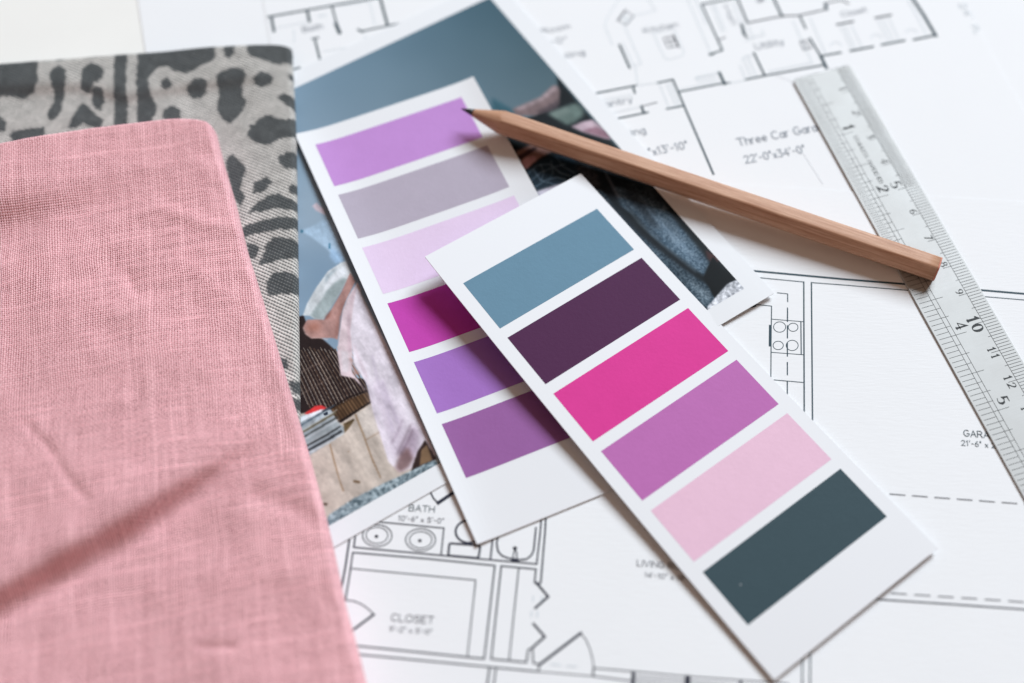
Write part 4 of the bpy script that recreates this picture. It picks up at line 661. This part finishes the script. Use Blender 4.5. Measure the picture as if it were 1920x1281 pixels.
paint(PRINT_SHAPES[:cut]); paint([(c, p, b2, a2, t2) for c, p, b2, a2, t2 in BASKET_STREAKS + BASKET_STREAKS_LOW]); paint(PRINT_SHAPES[cut:])
folds = (noise2(sh, (46, 14), 41, 4) - .5) * .28 + (noise2(sh, (7, 7), 42, 2) - .5) * .12
img = np.clip(img * (1 + folds * painted)[..., None], 4, 250)
me = mesh_np("printed_picture", PW(PX, PY, .03).reshape(-1, 3), grid_faces(*sh), False)
set_color(me, "print", lin(img).reshape(-1, 3))
M_print, nt, b = new_mat("glossy_print")
va = N(nt, "ShaderNodeVertexColor", layer_name="print"); nt.links.new(va.outputs[0], b.inputs["Base Color"])
b.inputs["Roughness"].default_value = .4; b.inputs["Specular IOR Level"].default_value = .06
at_parent(link("printed_picture", me, None, [M_print]), photo)
tag(photo, "large card printed with a bedroom photo, blue wall and rumpled bed, under both colour cards", "photo print")

# ------------------------------------------------------------------ two colour cards
def swatch_mat(name, col):
    m, nt, b = new_mat(name)
    v = mapping(nt, (850, 850, 850)); f = noisy(nt, v, 1.0, 5, .7)
    v2 = mapping(nt, (160, 160, 160)); f2 = noisy(nt, v2, 1.0, 6, .8)
    mx = N(nt, "ShaderNodeMix", data_type='RGBA'); mx.inputs[6].default_value = rgba(col, .94); mx.inputs[7].default_value = rgba(col, 1.08)
    nt.links.new(f2, mx.inputs[0])
    vo = N(nt, "ShaderNodeTexVoronoi"); vo.inputs["Scale"].default_value = 75; nt.links.new(mapping(nt, (1, 1, 1)), vo.inputs["Vector"])
    sp = N(nt, "ShaderNodeMath", operation='LESS_THAN'); sp.inputs[1].default_value = .011; nt.links.new(vo.outputs["Distance"], sp.inputs[0])
    dust = N(nt, "ShaderNodeMix", data_type='RGBA'); dust.inputs[7].default_value = (.75, .76, .78, 1)
    nt.links.new(sp.outputs[0], dust.inputs[0]); nt.links.new(mx.outputs[2], dust.inputs[6]); nt.links.new(dust.outputs[2], b.inputs["Base Color"])
    b.inputs["Roughness"].default_value = .55; b.inputs["Specular IOR Level"].default_value = .07
    bump(nt, b, f, .07 * MM)
    return m
def colour_card(vals, colours, names, base_z, th, label, card_bow=None):
    q = vals[:9]; w, h, g, mt, mbm, ml, mr = vals[9:16]
    x, y, z, a, tu, tv, kk, tw, ku = q
    ca, sa = math.cos(a), math.sin(a)
    def fn(U_, V_, dz=0.0):
        zz = z + tu * U_ + tv * V_ + 1e-3 * (kk * V_ ** 2 + tw * U_ * V_ + ku * U_ ** 2)
        zz = base_z + np.log1p(np.exp((zz - base_z) * 2.5)) / 2.5
        return np.stack([x + ca * U_ - sa * V_, y + sa * U_ + ca * V_, zz + dz], -1)
    root = empty("colour_card", (x, y, base_z))
    tot = 6 * h + 5 * g
    V, F = sheet_grid(fn, -w / 2 - ml, w / 2 + mr, -tot / 2 - mbm, tot / 2 + mt, 40, 80, th)
    at_parent(link("card", mesh_np("card", V, F, False), None, [M_card]), root)
    for i, (c, nm) in enumerate(zip(colours, names)):
        v1 = tot / 2 - i * (h + g)
        X, Y = np.meshgrid(np.linspace(-w / 2, w / 2, 30), np.linspace(v1 - h, v1, 14))
        me = mesh_np("colour_swatch", fn(X, Y, .025).reshape(-1, 3), grid_faces(14, 30), True)
        ob = link("colour_swatch", me, None, [swatch_mat("ink_" + nm.replace(" ", "_"), c)])
        at_parent(ob, root); ob["label"] = nm + " colour swatch"
    tag(root, label, "colour card", "cards printed with six colour swatches")
    return root
colour_card(CARD_BACK, [(191, 141, 207), (178, 169, 184), (224, 202, 228), (190, 66, 168), (162, 114, 190), (150, 97, 156)],
            ["lavender", "mauve grey", "pale lilac", "magenta purple", "violet", "plum purple"], .8, .4,
            "white card of purple, grey and lilac swatches under the pencil tip")
colour_card(CARD_FRONT, [(102, 137, 158), (78, 38, 74), (214, 60, 146), (184, 109, 174), (228, 189, 209), (61, 79, 86)],
            ["steel blue", "dark aubergine", "hot pink", "orchid", "light pink", "dark slate"], .65, .42,
            "uncovered white card with hot pink and dark slate swatches, topmost of the two colour cards")

# ------------------------------------------------------------------ pencil
TAIL = np.array((123.7, 214.5, 4.45)); TIP = np.array((-16.4, 271.6, 7.4))
ax = TIP - TAIL; PL = np.linalg.norm(ax); ax /= PL
up = np.array((0, 0, 1.)) - ax[2] * ax; up /= np.linalg.norm(up); sd = np.cross(ax, up)
NT = 72; th_ = np.arange(NT) / NT * 2 * np.pi
fold = (th_ + np.pi / 6) % (np.pi / 3) - np.pi / 6
hexr = 3.55 / np.cos(fold); hexr = -np.log(np.exp(-hexr * 6) + np.exp(-4.02 * 6)) / 6 + .02
def rings(d_list, cone=True):
    V = []; U_ = []
    for d in d_list:
        r_ = np.minimum(hexr, max(d, .0) * .262 + .12) if cone else hexr
        c = TIP - ax * d
        V.append(c + np.outer(np.cos(th_) * r_, up) + np.outer(np.sin(th_) * r_, sd))
        U_.append(np.stack([np.full(NT, d) * MM, th_ / 6.283 * .025], 1))
    return np.concatenate(V), np.concatenate(U_)
def ring_mesh(name, ds, mat, parent):
    V, U_ = rings(ds); n = len(ds); F = []
    for i in range(n - 1):
        a_i = i * NT + np.arange(NT); b_i = i * NT + (np.arange(NT) + 1) % NT
        F.append(np.stack([a_i, a_i + NT, b_i + NT, b_i], 1))
    F = np.concatenate(F)
    me = bpy.data.meshes.new(name)
    Fl = [tuple(int(v_) for v_ in f_) for f_ in F] + [tuple(range(NT)), tuple(range(n * NT - 1, (n - 1) * NT - 1, -1))]
    me.from_pydata((V * MM).tolist(), [], Fl); me.update()
    me.polygons.foreach_set("use_smooth", [True] * len(F) + [False, False])
    uvl = me.uv_layers.new(name="UVMap"); li = np.empty(len(me.loops), np.int32); me.loops.foreach_get("vertex_index", li)
    uvl.data.foreach_set("uv", U_[li].astype(np.float32).ravel())
    return at_parent(link(name, me, None, [mat]), parent)
M_wood, nt, b = new_mat("bare_cedar")
v = mapping(nt, (55, 1500, 1), 0, "UV"); f = noisy(nt, v, 1.0, 4, .65)
v2 = mapping(nt, (400, 9000, 1), 0, "UV"); f2 = noisy(nt, v2, 1.0, 2)
cr = N(nt, "ShaderNodeValToRGB"); cr.color_ramp.elements[0].position = .3; cr.color_ramp.elements[0].color = rgba((184, 128, 96))
cr.color_ramp.elements[1].position = .7; cr.color_ramp.elements[1].color = rgba((238, 193, 162))
nt.links.new(f, cr.inputs[0])
mx = N(nt, "ShaderNodeMix", data_type='RGBA', blend_type='MULTIPLY'); mx.inputs[0].default_value = .4
nt.links.new(cr.outputs[0], mx.inputs[6]); nt.links.new(f2, mx.inputs[7]); nt.links.new(mx.outputs[2], b.inputs["Base Color"])
b.inputs["Roughness"].default_value = .5; b.inputs["Specular IOR Level"].default_value = .3
bump(nt, b, f2, .03 * MM)
M_lead, nt, b = new_mat("graphite")
v = mapping(nt, (3000, 3000, 3000)); f = noisy(nt, v, 1.0, 2); bump(nt, b, f, .02 * MM)
b.inputs["Base Color"].default_value = (.03, .033, .038, 1); b.inputs["Roughness"].default_value = .35
M_end, nt, b = new_mat("cut_wood_end")
v = mapping(nt, (1200, 1200, 1200)); f = noisy(nt, v, 1.0, 2); bump(nt, b, f, .03 * MM)
b.inputs["Base Color"].default_value = rgba((205, 130, 108)); b.inputs["Roughness"].default_value = .6
pencil = empty("pencil", TAIL)
ring_mesh("graphite_point", [0, .4, 1, 2, 3, 4.2], M_lead, pencil)
ds = [4.2] + list(np.linspace(5, 17, 40)) + list(np.linspace(18, PL - .5, 40))
ring_mesh("wooden_barrel", ds, M_wood, pencil)
ring_mesh("cut_end", [PL - .5, PL], M_end, pencil)
hexr_keep = hexr; hexr = np.full(NT, 1.05)
ring_mesh("lead_core", [PL - .3, PL + .03], M_lead, pencil)
hexr = hexr_keep
tag(pencil, "unpainted wooden pencil lying across the steel ruler with its sharpened tip over a colour card", "pencil")

# ------------------------------------------------------------------ folded fabrics
def curve_fn(pts):
    P = np.array(pts, float); s = np.concatenate([[0], np.cumsum(np.linalg.norm(np.diff(P, axis=0), axis=1))])
    ss = np.arange(0, s[-1], .5)
    C = np.stack([np.interp(ss, s, P[:, i]) for i in (0, 1)], 1)
    k = np.hanning(17); k /= k.sum()
    E_ = np.concatenate([2 * C[0] - C[8:0:-1], C, 2 * C[-1] - C[-2:-10:-1]])
    C = np.stack([np.convolve(E_[:, i], k, 'valid') for i in (0, 1)], 1)
    d0 = (C[8] - C[0]) / 4.0; d1 = (C[-1] - C[-9]) / 4.0
    def f(t):
        t = np.asarray(t, float); tc = np.clip(t, 0, ss[-1])
        o = np.stack([np.interp(tc, ss, C[:, i]) for i in (0, 1)], -1)
        o += np.where(t < 0, t, 0)[..., None] * d0 + np.where(t > ss[-1], t - ss[-1], 0)[..., None] * d1
        return o
    return f
def fold_axis(s, R):
    phi = np.clip(s / R, 0, math.pi) - math.pi / 2
    inward = np.where(s < math.pi * R, R * (1 - np.cos(phi)), R + s - math.pi * R)
    return inward, .5 * (1 + np.sin(phi))
def cloth_grid(right, top, S, T, ds, R, Rt):
    s = np.arange(0, S, ds); t = np.arange(0, T, ds)
    fr, ft = curve_fn(right), curve_fn(top)
    si, fs = fold_axis(s, R); ti, ftz = fold_axis(t, Rt)
    C = fr(0.0)
    XY = fr(ti)[:, None, :] + ft(si)[None] - C
    XYf = fr(t - math.pi * Rt + Rt)[:, None, :] + ft(s - math.pi * R + R)[None] - C
    return XY, XYf, fs[None, :] * np.ones(len(t))[:, None], ftz[:, None] * np.ones(len(s))[None]
def seg_dist(X, Y, pts):
    D = np.full(X.shape, 1e9)
    for (x0, y0), (x1, y1) in zip(pts[:-1], pts[1:]):
        dx, dy = x1 - x0, y1 - y0; L = dx * dx + dy * dy
        k = np.clip(((X - x0) * dx + (Y - y0) * dy) / L, 0, 1)
        D = np.minimum(D, np.hypot(X - x0 - k * dx, Y - y0 - k * dy))
    return D
def step_fold(X, Y, line, width, amp, fade):
    L = np.array(line); yl = np.interp(X, L[:, 0], L[:, 1])
    sl_ = math.atan2(L[-1, 1] - L[0, 1], L[-1, 0] - L[0, 0])
    d = (Y - yl) * math.cos(sl_)
    f = np.clip((L[-1, 0] - X) / fade, 0, 1); f = f * f * (3 - 2 * f)
    return amp * f * .5 * np.tanh(d / width), d, f

# patterned grey cloth
XY, XYf, fs, ft = cloth_grid(GREY_RIGHT, GREY_TOP, 116, 155, .17, 2.0, 2.6)
X, Y = XY[..., 0], XY[..., 1]; sh = X.shape
z = 5.0 * fs * ft
w1, d1, f1 = step_fold(X, Y, GREY_FOLD, 2.0, -2.0, 25)
z += (-w1 - 1.0) * fs * ft * (ft > .5)
z += (noise2(sh, (110, 90), 21, 2) - .5) * 1.1 * fs * ft
mask = np.zeros(sh, bool)
jit = (noise2(sh, (4, 3), 22, 1) - .5) * .85
for pts in GREY_MOTIFS: mask |= fill_poly(X + jit, Y - jit, pts)
mk = blur(mask, 1)
ca, sa = math.cos(math.radians(-27)), math.sin(math.radians(-27))
al_ = XYf[..., 0] * ca + XYf[..., 1] * sa; ac = -XYf[..., 0] * sa + XYf[..., 1] * ca
val = np.sin(2 * np.pi * ac / 1.0) * .78 + .42 * np.sin(2 * np.pi * al_ / .9 + 2 * np.pi * np.floor(ac / 1.0) * .37)
val += (noise2(sh, (2, 3), 23, 1) - .5) * .5
dk = 1 / (1 + np.exp((val + .1) * 7)); lt = 1 / (1 + np.exp(-(val - .62) * 8))
light = lin((226, 222, 216)); dark = lin((76, 80, 82)); dot = lin((175, 176, 172))
edge = np.clip(ft, 0, 1)
cl = light * (1 - dk[..., None] * .85) + dark * dk[..., None] * .85
cd = dark * (1 - lt[..., None] * .38) + dot * lt[..., None] * .38
pn = noise2(sh, (14, 14), 25, 3)[..., None]
col = (cl * (1 - mk[..., None]) + cd * mk[..., None]) * (.76 + .48 * pn)
z += val * .05 + (noise2(sh, (2, 2), 24, 1) - .5) * .04
me = mesh_np("patterned_cloth", np.concatenate([XY, (z + .3)[..., None]], -1).reshape(-1, 3), grid_faces(*sh)[:, ::-1])
set_color(me, "weave", col.reshape(-1, 3))
def fabric_mat(name, sheen_col, sheen=.25):
    m, nt, b = new_mat(name)
    va = N(nt, "ShaderNodeVertexColor", layer_name="weave"); v = mapping(nt, (4000, 4000, 4000)); f = noisy(nt, v, 1.0, 2)
    mx = N(nt, "ShaderNodeMix", data_type='RGBA', blend_type='MULTIPLY'); mx.inputs[0].default_value = .25
    nt.links.new(va.outputs[0], mx.inputs[6]); nt.links.new(f, mx.inputs[7]); nt.links.new(mx.outputs[2], b.inputs["Base Color"])
    b.inputs["Roughness"].default_value = .9; b.inputs["Specular IOR Level"].default_value = .1
    b.inputs["Sheen Weight"].default_value = sheen; b.inputs["Sheen Tint"].default_value = sheen_col; b.inputs["Sheen Roughness"].default_value = .4
    return m
grey = link("folded_cloth", me, None, [fabric_mat("grey_jacquard", (.8, .85, .9, 1), .15)])
tag(grey, "folded grey cloth with dark animal spots and stripes, tucked under the pink one", "fabric", "folded fabric swatches")

# pink linen
XY, XYf, fs, ft = cloth_grid(PINK_RIGHT, PINK_TOP, 112, 212, .15, 3.0, 3.2)
X, Y = XY[..., 0], XY[..., 1]; sh = X.shape
z = 9.0 * fs * ft
w1, d1, f1 = step_fold(X, Y, PINK_FOLD, 1.7, 6.0, 34)
z += (w1 + np.exp(-((d1 - 5) / 6) ** 2) * 1.0 * f1 - np.exp(-((d1 + 3.4) / 2.6) ** 2) * .9 * f1) * np.clip(fs * ft * 2 - 1, 0, 1)
w2, d2, f2 = step_fold(X, Y, PINK_FOLD_B, 4.0, 6.5, 60)
z += w2 * np.clip(fs * ft * 2 - 1, 0, 1)
for pts, a_, w_ in PINK_CREASES: z += 1.5 * a_ * np.exp(-(seg_dist(X, Y, pts) / w_) ** 2) * np.clip(fs * ft * 2 - 1, 0, 1)
z += (noise2(sh, (170, 140), 31, 3) - .5) * 2.0 * fs * ft + (noise2(sh, (40, 40), 32, 2) - .5) * .3
p = .68
a1, a2 = math.radians(9.5), math.radians(101.5)
u = XYf[..., 0] * math.cos(a1) + XYf[..., 1] * math.sin(a1) + (noise2(sh, (90, 60), 33, 2) - .5) * 1.4
v = XYf[..., 0] * math.cos(a2) + XYf[..., 1] * math.sin(a2) + (noise2(sh, (60, 90), 34, 2) - .5) * 1.4
u -= u.min(); v -= v.min()
i = np.floor(u / p).astype(int); j = np.floor(v / p).astype(int)
fu = (u / p - i - .5) * p; fv = (v / p - j - .5) * p
nI, nJ = i.max() + 1, j.max() + 1; LV, LU = int(v.max() / .5) + 2, int(u.max() / .5) + 2
sw = noise2((nI, LV), (1, 26), 35, 2) ** 2 * 1.1 + .25 * rng.rand(nI)[:, None]
sf = noise2((nJ, LU), (1, 26), 36, 2) ** 2 * 1.1 + .25 * rng.rand(nJ)[:, None]
slw = sw[i, (v / .5).astype(int)]; slf = sf[j, (u / .5).astype(int)]
fatw = (rng.rand(nI) > .975) * .5; fatf = (rng.rand(nJ) > .97) * .5
slw = slw + fatw[i]; slf = slf + fatf[j]
rw = p * (.295 + .14 * np.clip(slw, 0, 1.3)); rf = p * (.295 + .14 * np.clip(slf, 0, 1.3))
A_ = .12
zw = A_ * np.where(i % 2 == 0, 1, -1) * np.sin(np.pi * v / p) + .21 * np.sqrt(np.clip(1 - (fu / rw) ** 2, 0, 1))
zf = -A_ * np.where(j % 2 == 0, 1, -1) * np.sin(np.pi * u / p) * 1.0 + .22 * np.sqrt(np.clip(1 - (fv / rf) ** 2, 0, 1))
inw = np.abs(fu) < rw; inf_ = np.abs(fv) < rf
zw = np.where(inw, zw, -.2); zf = np.where(inf_, zf, -.2)
wv = np.maximum(zw, zf)
gap = (~inw) & (~inf_)
nrm_fade = np.clip(fs * ft * 1.3, .3, 1)
z += wv * 1.0
base = np.where((zw >= zf)[..., None], lin((252, 202, 206)), lin((247, 187, 193)))
sl2 = np.where(zw >= zf, slw, slf)
base = base * (.95 + .15 * np.clip(sl2, 0, 1.2)[..., None])
base = base * (.97 + .06 * noise2(sh, (70, 70), 37, 3)[..., None])
g_ = (gap * 1.0)[..., None]
col = base * (1 - g_) + lin((158, 66, 84)) * g_
me = mesh_np("linen_cloth", np.concatenate([XY, (z + .35)[..., None]], -1).reshape(-1, 3), grid_faces(*sh)[:, ::-1])
set_color(me, "weave", col.reshape(-1, 3))
pink = link("folded_cloth", me, None, [fabric_mat("pink_linen", (1, .82, .86, 1), .3)])
tag(pink, "folded pink linen cloth with a diagonal crease, lying on top of the grey patterned one", "fabric", "folded fabric swatches")
